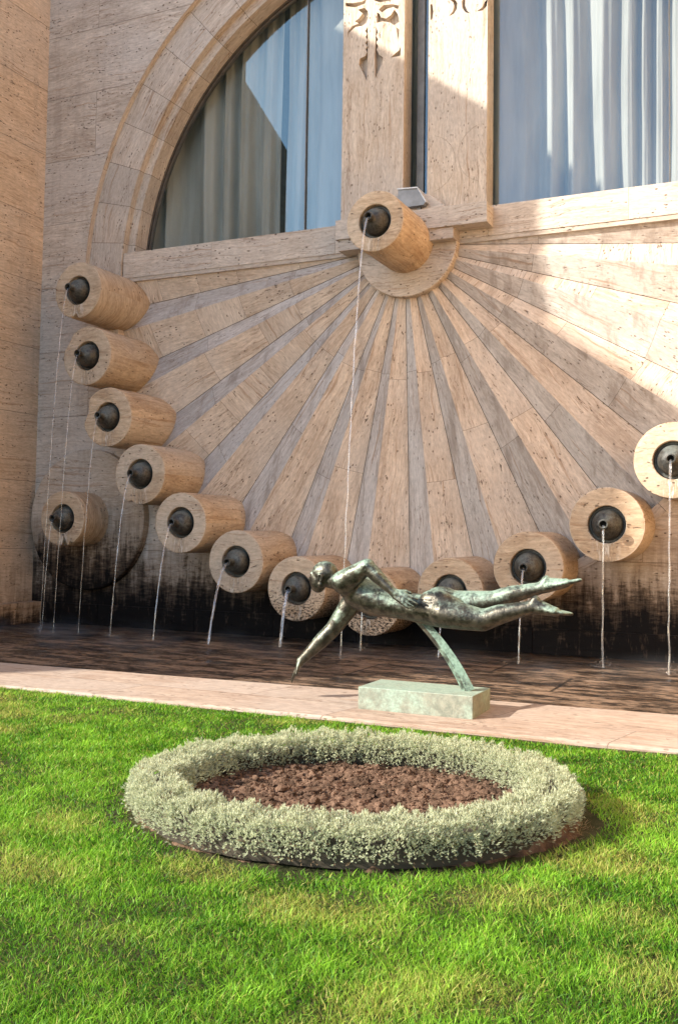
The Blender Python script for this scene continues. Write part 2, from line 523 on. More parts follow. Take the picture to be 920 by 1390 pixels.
M_lamp = mat_simple('lamp_housing_metal', (0.26, 0.27, 0.28), 0.45, 0.2)
M_glass, M_curtain = mat_glass(), mat_curtain()
M_grass = mat_leaf('grass_blades', (0.035, 0.15, 0.006), (0.34, 0.64, 0.045), (0.55, 0.47, 0.14), 0.4)
M_sage = mat_leaf('sage_leaves', (0.29, 0.325, 0.19), (0.78, 0.80, 0.57), (0.24, 0.15, 0.09), 0.3, 0.6)
M_core = mat_simple('dark_stem_core', (0.050, 0.040, 0.026), 0.95)
M_straw = mat_leaf('dry_straw', (0.35, 0.22, 0.11), (0.55, 0.40, 0.22), (0.2, 0.12, 0.06), 0.15)
M_soil = mat_soil('bed_soil', (0.070, 0.043, 0.028), (0.205, 0.127, 0.084))
M_earth = mat_soil('lawn_earth', (0.03, 0.035, 0.012), (0.07, 0.065, 0.03), 5)
M_gold = travertine('golden_travertine', light=(0.86, 0.56, 0.29), dark=(0.75, 0.47, 0.23), grey=(0.82, 0.54, 0.29), brick=(6.3, 1.25, 0.43), drips=0.1)
M_pave = travertine('plaza_paving', light=(0.50, 0.42, 0.34), brick=(1.2, 0.8, 0.5))
M_rock = mat_simple('pale_stone', (0.50, 0.40, 0.32), 0.9, 0, 0.2, 12, 0.01)

# ================================================================= the setting
CX, CZ = -5.62, 6.20                    # centre of arch and sunburst
XL, XR = -12.98, 1.74                   # inner faces of the two side wings

# ground: one sheet, to the horizon
mb = MB()
mb.face([(-1500, -1500, -0.16), (1500, -1500, -0.16), (1500, 1500, -0.16), (-1500, 1500, -0.16)], [(-1500, -1500), (1500, -1500), (1500, 1500), (-1500, 1500)])
tag(mb.build('ground', M_pave), kind='structure')


def nz(x, y, z=0.0):
    return mnoise.noise(Vector((x, y, z)))


# lawn earth with gentle bumps
def lawn_z(x, y):
    return 0.012 * nz(x * 0.9, y * 0.9) + 0.006 * nz(x * 3.1, y * 3.1, 4)


mb = MB()
xs = np.linspace(-14, 6, 101); ys = np.linspace(-17, -6.55, 53)
for i in range(100):
    for j in range(52):
        q = [(xs[i], ys[j]), (xs[i + 1], ys[j]), (xs[i + 1], ys[j + 1]), (xs[i], ys[j + 1])]
        mb.face([(a, b, lawn_z(a, b) - 0.004) for a, b in q], [(a, b) for a, b in q], smooth=True)
tag(mb.build('lawn', M_earth, weld=True), kind='structure')


# kerb of the basin
def yb(x): return -5.575 + 0.052 * (x + 8.4)     # back edge
def yf(x): return -6.72 + 0.02 * (x + 8.0)       # front edge
mb = MB()
xs = list(np.linspace(XL - 0.0, XR, 60))
prof = lambda x: [(yf(x), -0.2), (yf(x), 0.012), (yf(x) + 0.03, 0.03), (yb(x) - 0.015, 0.06), (yb(x), 0.045), (yb(x), -0.2)]
for a, b in zip(xs, xs[1:]):
    pa, pb = prof(a), prof(b)
    for i in range(5):
        q = [(a, *pa[i]), (b, *pb[i]), (b, *pb[i + 1]), (a, *pa[i + 1])]
        mb.face(q, [(p[0] - (p[1] + 6) * 0.25, p[1] + p[2]) for p in q])
tag(mb.build('kerb', M_curb, weld=True), kind='structure')

# basin floor
mb = MB()
q = [(XL, yb(XL), -0.1), (XR, yb(XR), -0.1), (XR, 0.3, -0.1), (XL, 0.3, -0.1)]
mb.face(q, [(p[0], p[1]) for p in q])
tag(mb.build('basin_floor', M_basin), kind='structure')
mb = MB()
q = [(XL, yb(XL), -0.088), (XR, yb(XR), -0.088), (XR, 0.3, -0.088), (XL, 0.3, -0.088)]
mb.face(q, [(p[0], p[1]) for p in q])
tag(mb.build('water', M_water), kind='structure')

# ================================================================= fountain wall
ZB, ZT = -0.4, 16.0
R_OUT, R_FAN, R_ARCH, R_BAND, R_GL = 5.78, 5.62, 6.34, 5.60, 5.45
FX, FZ = -5.665, 6.235                   # centre of the sunburst on its own, deeper plane
YF = 0.14
wall = empty('fountain_wall', (CX, 0, 0))
tag(wall, 'tall pale travertine wall carved with a sunburst under a big arched window', 'wall')


def ray_rect(t):
    c, s = math.cos(t), math.sin(t)
    best = 1e9
    if c > 1e-9: best = min(best, (XR - CX) / c)
    if c < -1e-9: best = min(best, (XL - CX) / c)
    if s > 1e-9: best = min(best, (ZT - CZ) / s)
    if s < -1e-9: best = min(best, (ZB - CZ) / s)
    return best


mb = MB()
angs = sorted(set([2 * math.pi * i / 240 for i in range(241)] + [math.atan2(z - CZ, x - CX) % (2 * math.pi) for x in (XL, XR) for z in (ZB, ZT)]))
for a, b in zip(angs, angs[1:]):
    if b - a < 1e-9: continue
    mid = (a + b) / 2
    r = R_ARCH if mid < math.pi else R_OUT
    p = [(CX + r * math.cos(a), CZ + r * math.sin(a)), (CX + ray_rect(a) * math.cos(a), CZ + ray_rect(a) * math.sin(a)),
         (CX + ray_rect(b) * math.cos(b), CZ + ray_rect(b) * math.sin(b)), (CX + r * math.cos(b), CZ + r * math.sin(b))]
    mb.face([(x, 0, z) for x, z in p], [(x + 100, z + 100) for x, z in p])
# little flat pieces between the two radii at the height of the centre
for sx in (-1, 1):
    x0, x1 = CX + sx * R_OUT, CX + sx * R_ARCH
    # soffit of the arch step, seen from below
for i in range(120):                       # step from wall to arch band
    a, b = math.pi * i / 120, math.pi * (i + 1) / 120
    p = [(CX + R_ARCH * math.cos(t), y, CZ + R_ARCH * math.sin(t)) for t, y in ((a, 0), (b, 0), (b, 0.11), (a, 0.11))]
    mb.face(p, [(R_ARCH * t, y) for t, y in ((a, 0), (b, 0), (b, .11), (a, .11))], tone=0.6)
world_child(mb.build('wall_face', M_wall, weld=True), wall)

# arch band of voussoirs and reveal
rng = random.Random(5)
mb = MB()
nv = 26
for i in range(nv):
    a0, a1 = math.pi * i / nv, math.pi * (i + 1) / nv
    tone = rng.uniform(0.35, 0.75)
    g = 0.0006
    rows = [(R_ARCH, 0.11), (R_BAND, 0.11), (R_BAND, 0.25), (R_BAND - 0.05, 0.262), (R_GL, 0.27), (R_GL, 0.75)]
    n = 6
    for j in range(n):
        b0 = a0 + g + (a1 - a0 - 2 * g) * j / n
        b1 = a0 + g + (a1 - a0 - 2 * g) * (j + 1) / n
        for k_ in range(len(rows) - 1):
            (r0, y0), (r1, y1) = rows[k_], rows[k_ + 1]
            pts = [(CX + r * math.cos(t), y, CZ + r * math.sin(t)) for r, y, t in ((r0, y0, b0), (r1, y1, b0), (r1, y1, b1), (r0, y0, b1))]
            uvs = [(6 * t, r + y) for r, y, t in ((r0, y0, b0), (r1, y1, b0), (r1, y1, b1), (r0, y0, b1))]
            mb.face(pts, uvs, tone)
    # joint backing
for i in range(nv + 1):
    t = math.pi * i / nv
    e = 0.0012
    for (r0, y0), (r1, y1) in (((R_ARCH, 0.118), (R_BAND, 0.118)), ((R_BAND + .006, 0.11), (R_BAND + .006, 0.25)), ((R_GL + .006, 0.28), (R_GL + .006, 0.75))):
        pts = [(CX + r * math.cos(s), y, CZ + r * math.sin(s)) for r, y, s in ((r0, y0, t - e), (r1, y1, t - e), (r1, y1, t + e), (r0, y0, t + e))]
        mb.face(pts, [(0, 0)] * 4, 0.0, 1)
world_child(mb.build('arch_band', [M_plain, mat_simple('dark_joint', (0.12, 0.09, 0.07), 0.95)]), wall)

# sunburst: sawtooth rays
ridge = [349.6, 338.9, 325.9, 312.9, 300.8, 288.0, 276.0, 263.5, 251.4, 239.1, 226.6, 214.8, 202.0, 190.4, 179.6]
valley = [354.7, 343.0, 331.0, 319.2, 307.3, 294.9, 282.4, 270.5, 258.3, 246.1, 233.4, 221.2, 209.4, 197.1, 185.3]
edges = []
for a in ridge: edges.append((a, 0.0))
for a in valley: edges.append((a, 1.0))
edges.append((361.0, 0.0))
edges.sort()


def fan_y(r, e):
    k_ = r / R_FAN
    return YF + (0.27 * k_ if e == 1 else 0.0)


mb = MB()
for idx, ((a0, e0), (a1, e1)) in enumerate(zip(edges, edges[1:])):
    # joints at different radii on every facet
    rs = [0.78]
    jr = 2.05 + (0.12 * rng.uniform(-1, 1))
    rs.append(jr)
    if (a0 < 226 or a0 > 322):
        r = jr
        while r < 4.9:
            r += rng.uniform(0.7, 1.3) if e0 == 0.0 else rng.uniform(1.8, 3.0)
            if r < 5.2: rs.append(r)
    elif rng.random() < 0.6:
        rs.append(jr + rng.uniform(1.0, 2.2))
    rs.append(R_FAN + 0.10)
    base = rng.uniform(0.25, 0.75)
    for r0, r1 in zip(rs, rs[1:]):
        tone = min(1, max(0, base + rng.uniform(-0.25, 0.25)))
        gap = 0.0022
        ra, rb = r0 + gap, r1 - gap
        nr = max(1, int((rb - ra) / 0.4))
        na = 2
        cross = (rng.random() < 0.35 and e0 == 0.0 and (a0 < 222 or a0 > 322))
        for i in range(nr):
            q0 = ra + (rb - ra) * i / nr; q1 = ra + (rb - ra) * (i + 1) / nr
            for j in range(na):
                f0, f1 = j / na, (j + 1) / na
                pts, uvs = [], []
                for r, f_ in ((q0, f0), (q1, f0), (q1, f1), (q0, f1)):
                    t = R_(a0 + (a1 - a0) * f_) + (0.0045 / r if (f_ == 0 and e0 == 1.0) else (-0.0045 / r if (f_ == 1 and e1 == 1.0) else 0))
                    y = fan_y(r, e0) * (1 - f_) + fan_y(r, e1) * f_
                    pts.append((FX + r * math.cos(t), y, FZ + r * math.sin(t)))
                    lat = r * R_(a1 - a0) * f_
                    uvs.append((r + idx * 3.1, lat + idx * 7.7) if not cross else (lat + idx * 3.1, r + idx * 7.7))
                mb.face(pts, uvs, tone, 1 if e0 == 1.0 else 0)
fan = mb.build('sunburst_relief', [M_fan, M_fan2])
world_child(fan, wall)
# dark bed behind the joints, and the rim step round the fan
mb = MB()
M_joint = bpy.data.materials['dark_joint']
for (a0, e0), (a1, e1) in zip(edges, edges[1:]):
    pts = []
    for r, a, e in ((0.7, a0, e0), (R_FAN + 0.1, a0, e0), (R_FAN + 0.1, a1, e1), (0.7, a1, e1)):
        pts.append((FX + r * math.cos(R_(a)), fan_y(r, e) + 0.012, FZ + r * math.sin(R_(a))))
    mb.face(pts, None, 0)
world_child(mb.build('joint_bed', M_joint), wall)
mb = MB()
nrm_ = 46
for i in range(nrm_):
    a0, a1 = math.pi + math.pi * i / nrm_, math.pi + math.pi * (i + 1) / nrm_
    tone = rng.random() * 0.6
    for j in range(4):
        b0, b1 = a0 + 0.0006 + (a1 - a0 - .0012) * j / 4, a0 + .0006 + (a1 - a0 - .0012) * (j + 1) / 4
        for (r0, y0), (r1, y1) in (((R_FAN, 0.45), (R_FAN, -0.012)), ((R_FAN, -0.012), (R_OUT, -0.012)), ((R_OUT, -0.012), (R_OUT, 0.05))):
            pts = [(CX + r * math.cos(t), y, CZ + r * math.sin(t)) for r, y, t in ((r0, y0, b0), (r1, y1, b0), (r1, y1, b1), (r0, y0, b1))]
            mb.face(pts, [(6 * t, r + y) for r, y, t in ((r0, y0, b0), (r1, y1, b0), (r1, y1, b1), (r0, y0, b1))], tone)
world_child(mb.build('sunburst_rim', M_fan), wall)

# medallion
mb = MB()
lathe(mb, [(0.84, 0.20), (0.84, 0.03), (0.828, 0.018), (0.0, 0.018)], CX + 0.02, CZ - 0.0, 72, smooth=False, tone=0.75)
world_child(mb.build('medallion', M_plain, weld=True), wall)

# sill course under the window
mb = MB()
xs_ = [-11.19, -9.3, -6.9, -4.3, -2.2, -0.06]
for a, b in zip(xs_, xs_[1:]):
    mb.box(a + 0.002, b - 0.002, 0.137, 0.74, 6.222, 6.69, tone=rng.uniform(0.5, 0.9))
mb.box(-11.20, -0.05, 0.15, 0.5, 6.15, 6.68, tone=0.3)
for sx in (-1, 1):
    xa, xb = sorted((CX + sx * 5.55, CX + sx * 6.33))
    mb.box(xa, xb, 0.113, 0.3, 5.9, 6.205, tone=.5)
world_child(mb.build('window_sill', M_plain), wall)

# ledge blocks under the pilasters
mb = MB()
mb.box(-6.74, -4.22, -0.2, 0.30, 6.34, 6.655, tone=0.6)
mb.box(-6.70, -4.76, -0.165, 0.30, 6.16, 6.337, tone=0.4)
o = mb.build('ledge', M_plain)
world_child(o, wall)
bv = o.modifiers.new('b', 'BEVEL'); bv.width = 0.012; bv.segments = 2

# window: frame, glass, mullions
win = mb = MB()


def arc_pts(r, z0, n=80):
    t0 = math.asin((z0 - CZ) / r)
    return [(CX + r * math.cos(t0 + (math.pi - 2 * t0) * i / n), CZ + r * math.sin(t0 + (math.pi - 2 * t0) * i / n)) for i in range(n + 1)]


mb = MB()
pa = arc_pts(R_GL, 6.69); pb = arc_pts(R_GL - 0.035, 6.69); pc = arc_pts(R_GL - 0.05, 6.69); pd = arc_pts(R_GL - 0.085, 6.69)
for i in range(80):
    for P0, P1, y0, y1 in ((pa, pb, 0.60, 0.60), (pb, pb, 0.60, 0.635), (pb, pc, 0.635, 0.635), (pc, pc, 0.635, 0.61), (pc, pd, 0.61, 0.61), (pd, pd, 0.61, 0.68)):
        mb.face([(P0[i][0], y0, P0[i][1]), (P1[i][0], y1, P1[i][1]), (P1[i + 1][0], y1, P1[i + 1][1]), (P0[i + 1][0], y0, P0[i + 1][1])])
for x in (-7.72, -5.60, -1.68):
    wd = 0.007 if x != -5.60 else 0.06
    h = CZ + math.sqrt((R_GL - .05) ** 2 - (x - CX) ** 2)
    mb.box(x - wd, x + wd, 0.612, 0.67, 6.69, h)
fr = mb.build('window_frame', M_frame)
world_child(fr, wall)
mb = MB()
tr_ = tessellate_polygon([[Vector((x, z, 0)) for x, z in pd]])
for t in tr_:
    p = [pd[i] for i in t]
    if (p[1][0] - p[0][0]) * (p[2][1] - p[0][1]) - (p[2][0] - p[0][0]) * (p[1][1] - p[0][1]) < 0: p = p[::-1]
    mb.face([(a, 0.65, b) for a, b in p])
g = mb.build('pane', M_glass)
world_child(g, wall)
g.parent = fr
g.matrix_parent_inverse = Matrix.Identity(4)

# dim room behind the window
mb = MB()
mb.box(XL, XR, 0.78, 5.5, 6.4, 13.5)
for f in range(len(mb.f)):
    mb.f[f] = mb.f[f][::-1]
# open the side that faces the glass: cut by replacing front face with a frame round the arch
front = [i for i in range(len(mb.f)) if all(abs(mb.v[v][1] - 0.78) < 1e-6 for v in mb.f[i])]
for i in sorted(front, reverse=True):
    for L_ in (mb.f, mb.uv, mb.tone, mb.mi, mb.sm): L_.pop(i)
mb2 = MB(); mb2.v, mb2.f, mb2.uv, mb2.tone, mb2.mi, mb2.sm = mb.v, mb.f, mb.uv, mb.tone, mb.mi, mb.sm
room = mb2.build('room', M_darkroom)
world_child(room, wall)
# wall thickness above the arch (keeps daylight out of the room)
mb = MB()
for a, b in zip(angs, angs[1:]):
    if b - a < 1e-9 or (a + b) / 2 > math.pi: continue
    r = R_GL
    p = [(CX + r * math.cos(a), CZ + r * math.sin(a)), (CX + ray_rect(a) * math.cos(a), CZ + ray_rect(a) * math.sin(a)),
         (CX + ray_rect(b) * math.cos(b), CZ + ray_rect(b) * math.sin(b)), (CX + r * math.cos(b), CZ + r * math.sin(b))]
    mb.face([(x, 0.76, z) for x, z in p])
mb.box(XL, XR, 0.56, 0.75, ZB, 6.21)
world_child(mb.build('wall_core', M_darkroom), wall)


# curtains: hang behind the glass, each one its own thing
def curtain(x0, x1, seed, label, y=0.95, flare=None):
    rg = random.Random(seed)
    n = int((x1 - x0) / 0.022)
    m = 26
    ph = [rg.uniform(0, 6.28) for _ in range(6)]
    xs = [x0 + (x1 - x0) * i / n for i in range(n + 1)]
    mb = MB()
    zt = 11.7
    G = []
    for i, x in enumerate(xs):
        row = []
        for j in range(m + 1):
            v = j / m
            z = 6.62 + (zt - 6.62) * v
            sw = 0.05 * math.sin(v * 3 + ph[4]) * math.sin(x * 2.1 + ph[5]) + 0.03 * nz(x * 2, z * 0.7, seed)
            u = (x + sw) * 1.0
            w_ = u + 0.26 * math.sin(u * 1.7 + ph[0]) + 0.10 * math.sin(u * 4.3 + ph[1]) + 0.02 * math.sin(u * 2 + z * 0.8)
            a = 0.105 + 0.045 * math.sin(u * 1.3 + ph[2]) + 0.02 * (1 - v)
            a *= 0.75 + 0.9 * nz(u * 1.9, z * 0.12, seed + 31)
            s = math.sin(w_ * 2 * math.pi / 0.40)
            yy = y + 0.05 + a * (abs(s) ** 0.6) * (1 if s > 0 else -1) + 0.025 * math.sin(w_ * 2 * math.pi / 0.13 + ph[3]) * (0.4 + 0.6 * (nz(x, z * 0.3, seed + 9) + .5))
            row.append((x + sw * 0.6, yy, z))
        G.append(row)
    for i in range(n):
        for j in range(m):
            mb.face([G[i][j], G[i + 1][j], G[i + 1][j + 1], G[i][j + 1]], [(G[i][j][0], G[i][j][2]), (G[i + 1][j][0], G[i + 1][j][2]), (G[i + 1][j + 1][0], G[i + 1][j + 1][2]), (G[i][j + 1][0], G[i][j + 1][2])], smooth=True)
    o = mb.build('curtain', M_curtain, weld=True)
    tag(o, label, 'curtain', 'curtains behind the arched window')
    return o


curtain(-11.3, -8.35, 3, 'curtain in the far left corner of the arch, looking grey brown behind glass')
curtain(-8.28, -6.35, 11, 'curtain left of the carved pilaster, looking blue behind the glass')
curtain(-6.2, -4.7, 17, 'narrow dark strip of curtain showing between the two stone pilasters', y=1.2)
curtain(-4.55, 0.0, 29, 'wide pale curtain right of the pilasters, partly in direct sun')

# ---------------------------------------------------------------- pilasters
Y0 = 0.30
HL = [[(-6.571, 9.538), (-6.477, 9.563), (-6.443, 9.628), (-6.471, 9.684), (-6.437, 9.726), (-6.473, 9.783), (-6.438, 9.832), (-6.474, 9.892), (-6.447, 9.942), (-6.480, 9.997), (-6.433, 10.06), (-6.430, 9.527), (-6.440, 9.135), (-6.587, 9.443)],
      [(-6.285, 10.04), (-6.252, 9.918), (-6.279, 9.865), (-6.244, 9.802), (-6.278, 9.753), (-6.242, 9.687), (-6.269, 9.633), (-6.223, 9.536), (-6.153, 9.473), (-6.169, 9.379), (-6.290, 9.146), (-6.302, 9.502)],
      [(-6.80, 9.93), (-6.775, 10.03), (-6.66, 10.10), (-6.53, 10.095), (-6.46, 10.13), (-6.437, 10.20), (-6.437, 10.33), (-6.50, 10.40), (-6.62, 10.39), (-6.53, 10.31), (-6.60, 10.235), (-6.67, 10.20), (-6.60, 10.15), (-6.72, 10.13), (-6.80, 10.05)],
      [(-6.275, 10.09), (-6.17, 10.095), (-6.03, 10.045), (-5.93, 9.95), (-5.885, 9.72), (-5.86, 9.99), (-5.90, 10.16), (-5.96, 10.25), (-6.02, 10.17), (-6.11, 10.13), (-6.20, 10.17), (-6.23, 10.24), (-6.27, 10.27)],
      [(-6.24, 10.31), (-6.18, 10.25), (-6.09, 10.29), (-5.98, 10.30), (-5.90, 10.24), (-5.875, 10.30), (-6.0, 10.35), (-6.16, 10.37)],
      [(-6.85, 10.56), (-6.71, 10.525), (-6.54, 10.515), (-6.46, 10.545), (-6.49, 10.47), (-6.67, 10.44), (-6.845, 10.50)],
      [(-6.30, 10.55), (-6.20, 10.49), (-6.04, 10.48), (-5.89, 10.50), (-5.87, 10.43), (-6.04, 10.42), (-6.22, 10.43), (-6.32, 10.48)],
      [(-6.016, 9.447), (-5.846, 9.446), (-5.838, 9.606), (-5.871, 9.541), (-5.966, 9.485)]]
HR = [[(-5.014, 9.936), (-4.937, 9.957), (-4.885, 10.025), (-4.875, 10.12), (-4.92, 10.20), (-5.02, 10.22), (-4.95, 10.16), (-4.93, 10.09), (-4.95, 10.011)],
      [(-4.655, 9.90), (-4.74, 9.94), (-4.795, 10.03), (-4.80, 10.13), (-4.77, 10.22), (-4.68, 10.25), (-4.745, 10.15), (-4.745, 10.05), (-4.71, 9.96)],
      [(-4.56, 9.914), (-4.46, 9.91), (-4.395, 9.96), (-4.372, 10.09), (-4.42, 10.04), (-4.47, 9.96)],
      [(-5.33, 9.93), (-5.30, 9.95), (-5.283, 10.05), (-5.30, 10.20), (-5.335, 10.20), (-5.335, 10.05)]]


def crown_motif(xc, hw, z, sgn):
    """open-work scrolls continuing above the measured part"""
    hs = []
    for k_ in range(3):
        zz = z + 0.55 * k_
        for s in (-1, 1):
            pts = []
            for i in range(14):
                t = math.pi * 2 * i / 14
                pts.append((xc + s * (hw * 0.5 + 0.13 * math.cos(t) * (1 + 0.3 * math.sin(t))), zz + 0.17 * math.sin(t) + 0.05 * math.cos(2 * t)))
            hs.append(pts)
    return hs


def pilaster(x0, x1, holes, label, inlay):
    root = empty('pilaster', ((x0 + x1) / 2, Y0, 6.69))
    tag(root, label, 'pilaster', 'carved stone pilasters in the arched window')
    zt = CZ + R_GL - 0.12
    # slab front with the carving cut through it
    hol = [h for h in holes] + crown_motif((x0 + x1) / 2, (x1 - x0) / 2, 10.85, 1)[:2]
    mb = MB()
    mb.prism([(x0, 6.64), (x1, 6.64), (x1, 9.3), (x1, zt), (x0, zt), (x0, 9.3)], Y0, Y0 + 0.10, holes=hol, tone=0.6, vert=True)
    world_child(mb.build('carved_face', M_pil), root)
    mb = MB()
    mb.prism([(x0 + .002, 6.64), (x1 - .002, 6.64), (x1 - .002, zt), (x0 + .002, zt)], Y0 + 0.102, 0.655, tone=0.45, vert=True)
    world_child(mb.build('shaft', M_pil), root)
    # shallow incised circles low on the shaft
    mb = MB()
    for (cx_, cz_, r_) in inlay:
        for i in range(24):
            t0, t1 = 2 * math.pi * i / 24, 2 * math.pi * (i + 1) / 24
            q = [(cx_ + r * math.cos(t), Y0 - 0.003, cz_ + r * math.sin(t)) for r, t in ((r_, t0), (r_ + 0.006, t0), (r_ + 0.006, t1), (r_, t1))]
            if all(x0 < p[0] < x1 for p in q):
                mb.face(q, [(p[2], p[0]) for p in q], 0.0)
    if inlay:
        world_child(mb.build('incised_ring', travertine('incised_travertine', light=(0.52, 0.44, 0.35), dark=(0.38, 0.3, 0.22))), root)
    return root


pilaster(-6.88, -5.775, HL, 'left stone pilaster carved with scalloped leaves and a pointed stem, above the top spout', [])
pilaster(-5.36, -4.375, HR, 'right stone pilaster with a plain shaft and curled carving near its top', [(-5.36, 7.55, 0.47), (-4.375, 7.62, 0.47)])

# small floodlight on the ledge behind the top drum
fl = empty('floodlight', (-5.42, -0.02, 6.69))
tag(fl, 'small grey metal floodlight housing on the ledge behind the top stone drum', 'lamp')
mb = MB()
x0, x1 = -5.70, -5.27
prof = [(x0, 6.76), (x1, 6.76), (x1 + 0.03, 6.80), (x1 - 0.10, 7.03), (x0, 7.05)]
mb.prism(prof, -0.10, 0.24)
world_child(mb.build('housing', M_lamp), fl)
mb = MB()
mb.prism([(x0 - .01, 7.053), (x0 - .01, 7.075), (x1 - 0.10, 7.055), (x1 + .05, 6.80), (x1 + .035, 6.795), (x1 - 0.105, 7.035)], -0.12, 0.26)
world_child(mb.build('lid', mat_simple('pale_lamp_lid', (0.62, 0.64, 0.65), 0.4, 0.1)), fl)
mb = MB()
mb.box(x1 - 0.13, x1 - 0.07, -0.03, 0.0, 6.655, 6.77)
world_child(mb.build('bracket', M_frame), fl)
mb = MB()
mb.box(x0 + 0.05, x0 + 0.09, -0.03, 0.0, 6.655, 6.77)
world_child(mb.build('bracket', M_frame), fl)

# round disc behind the low spout on the left
mb = MB()
lathe(mb, [(1.27, 0.02), (1.27, -0.15), (1.25, -0.165), (0.0, -0.165)], -11.65, 1.80, 80, smooth=False, tone=0.6)
M_stain = travertine('travertine_stained', stain=(0.75, 1.75), drips=0.3)
disc = mb.build('disc', M_stain, weld=True)
world_child(disc, wall)
# low base course
mb = MB()
xx = XL
while xx < XR:
    b = xx + rng.uniform(1.3, 2.3)
    mb.box(xx + .004, min(b, XR) - .004, -0.05, 0.1, -0.2, 0.27 + rng.uniform(-.004, .004), tone=rng.random())
    xx = b
world_child(mb.build('base_course', M_wall), wall)

# ================================================================= side wings
def wing(name, poly, xa, xb, label, mat):
    """poly in (y, z); solid between x = xa and xb"""
    mb = MB()
    n = len(poly)
    tr = tessellate_polygon([[Vector((a, b, 0)) for a, b in poly]])
    for x in (xa, xb):
        for t in tr:
            p = [poly[i] for i in t]
            mb.face([(x, a, b) for a, b in p], [(a + 50, b + 50) for a, b in p])
    for i in range(n):
        a, b = poly[i], poly[(i + 1) % n]
        q = [(xa, *a), (xb, *a), (xb, *b), (xa, *b)]
        if abs(a[1] - b[1]) < 1e-6:
            mb.face(q, [(p[0], p[1]) for p in q])
        else:
            mb.face(q, [(p[0], p[2]) for p in q])
    o = mb.build('wall_face', mat, weld=True)
    return o


lw_ = empty('left_wing_wall', (XL, 0, 0))
tag(lw_, 'warm tan travertine side wall at the left edge, meeting the fountain wall in a corner', 'wall')
world_child(wing('', [(0.8, -0.3), (-8.4, -0.3), (-8.4, 12.4), (-6.1, 13.35), (0.8, 13.35)], XL - 2.8, XL, '', M_side), lw_)
back = empty('stair_block', (-18, -5, 0))
tag(back, 'taller stone block standing behind the left side wall, out of the picture', 'building')
world_child(wing('', [(0.8, -0.3), (-11.12, -0.3), (-11.12, 16.99), (0.8, 16.99)], -22.0, -16.0, '', M_side), back)
mb = MB()
mb.box(XL - 0.05, XL + 0.28, -5.4, -0.055, -0.15, 0.28, tone=0.4)
o = mb.build('base_ledge', M_side)
world_child(o, lw_)
bv = o.modifiers.new('b', 'BEVEL'); bv.width = 0.02; bv.segments = 2

rw = empty('right_wing_wall', (XR, 0, 0))
tag(rw, 'matching sunlit side wall off to the right of the fountain', 'wall')
world_child(wing('', [(0.8, -0.3), (-10.2, -0.3), (-10.2, 15.5), (0.8, 15.5)], XR, XR + 3.0, '', M_gold), rw)
far = empty('neighbouring_building', (-24, -14, 0))
tag(far, 'tall stone block beyond the left wing, out of the picture', 'building')
world_child(wing('', [(-9.0, -0.3), (-18.9, -0.3), (-18.9, 18.75), (-9.0, 18.75)], -30.0, -22.0, '', M_side), far)

# ================================================================= spouts
DR = [  # name words, cx, cz, length, radius, ring streaks
    (-5.603, 6.200, 1.25, 0.455, 'a', 'highest stone drum spout, under the pilasters at the centre of the sunburst', 0.67),
    (-11.146, 5.703, 1.15, 0.490, 'r', 'stone drum spout at the foot of the arch, topmost of the curved row', 0.42),
    (-10.914, 4.560, 1.14, 0.503, 'a', 'second drum spout from the top of the curved row, with a cracked left rim', 0.42),
    (-10.494, 3.504, 1.09, 0.500, 'a', 'third drum spout from the top of the row, its left rim chipped and patched grey', 0.42),
    (-9.825, 2.538, 1.06, 0.500, 'a', 'drum spout just above the round stained disc, fourth from the top of the row', 0.61),
    (-8.974, 1.744, 1.11, 0.487, 'a', 'honey coloured drum spout between the stained disc and the shaded black wall', 0.73),
    (-7.983, 1.144, 1.03, 0.492, 'a', 'drum spout second to the left of the bronze head, pouring a thick jet', 1.05),
    (-6.905, 0.765, 1.05, 0.490, 'a', 'mottled drum spout right beside the bronze face, nozzle pouring a wide jet', 0.62),
    (-5.700, 0.610, 1.05, 0.490, 'a', 'drum spout hidden behind the bronze torso, lowest of the row', 0.21),
    (-4.490, 0.800, 1.00, 0.488, 'a', 'drum spout half hidden behind the bronze thighs', 0.55),
    (-3.350, 1.184, 1.09, 0.487, 'a', 'drum spout directly above the bronze feet', 0.50),
    (-2.306, 1.774, 1.07, 0.495, 'a', 'whole round drum spout right of the feet, second from the right edge', 0.10),
    (-1.465, 2.610, 1.09, 0.496, 'a', 'drum spout cut by the right edge of the photo, its rim touched by sun', 0.42),
    (-11.617, 1.800, 0.82, 0.480, 'r', 'low drum spout mounted on the round stained disc, notch broken in its rim', 0.32)]
G_DR = 'stone drum spouts on the fountain wall'


def chip_jit(ci, L, rad):
    chips = {1: [(-1.65, 0.16, 0.09)], 2: [(2.6, 0.35, 0.05)], 3: [(2.9, 0.45, 0.10)], 4: [(-1.9, 0.12, 0.05)], 13: [(-1.45, 0.14, 0.16), (-1.15, 0.1, 0.08)]}.get(ci, [])

    def f(p, r, y, t):
        n = mnoise.noise(Vector((p.x * 9, p.y * 9, p.z * 9))) * 0.004 + mnoise.noise(Vector((p.x * 30, p.y * 30, p.z * 30))) * 0.002
        q = Vector((p.x, p.y, p.z))
        d = Vector((math.cos(t), 0, math.sin(t)))
        if r > 0.3:
            q -= d * abs(n) * (1.6 if abs(y + L) < 0.03 else 0.6)
            for (a, wd, dep) in chips:
                da = (t - a + math.pi) % (2 * math.pi) - math.pi
                if abs(da) < wd and y < -L + 0.28:
                    kk = (1 - (da / wd) ** 2) * (1 - max(0, (y + L) / 0.28))
                    q -= d * dep * kk * (0.8 + 0.4 * mnoise.noise(p * 12)) * (1.0 if r > rad - 0.06 else max(0.0, (r - 0.25) / (rad - 0.31)))
        return q
    return f


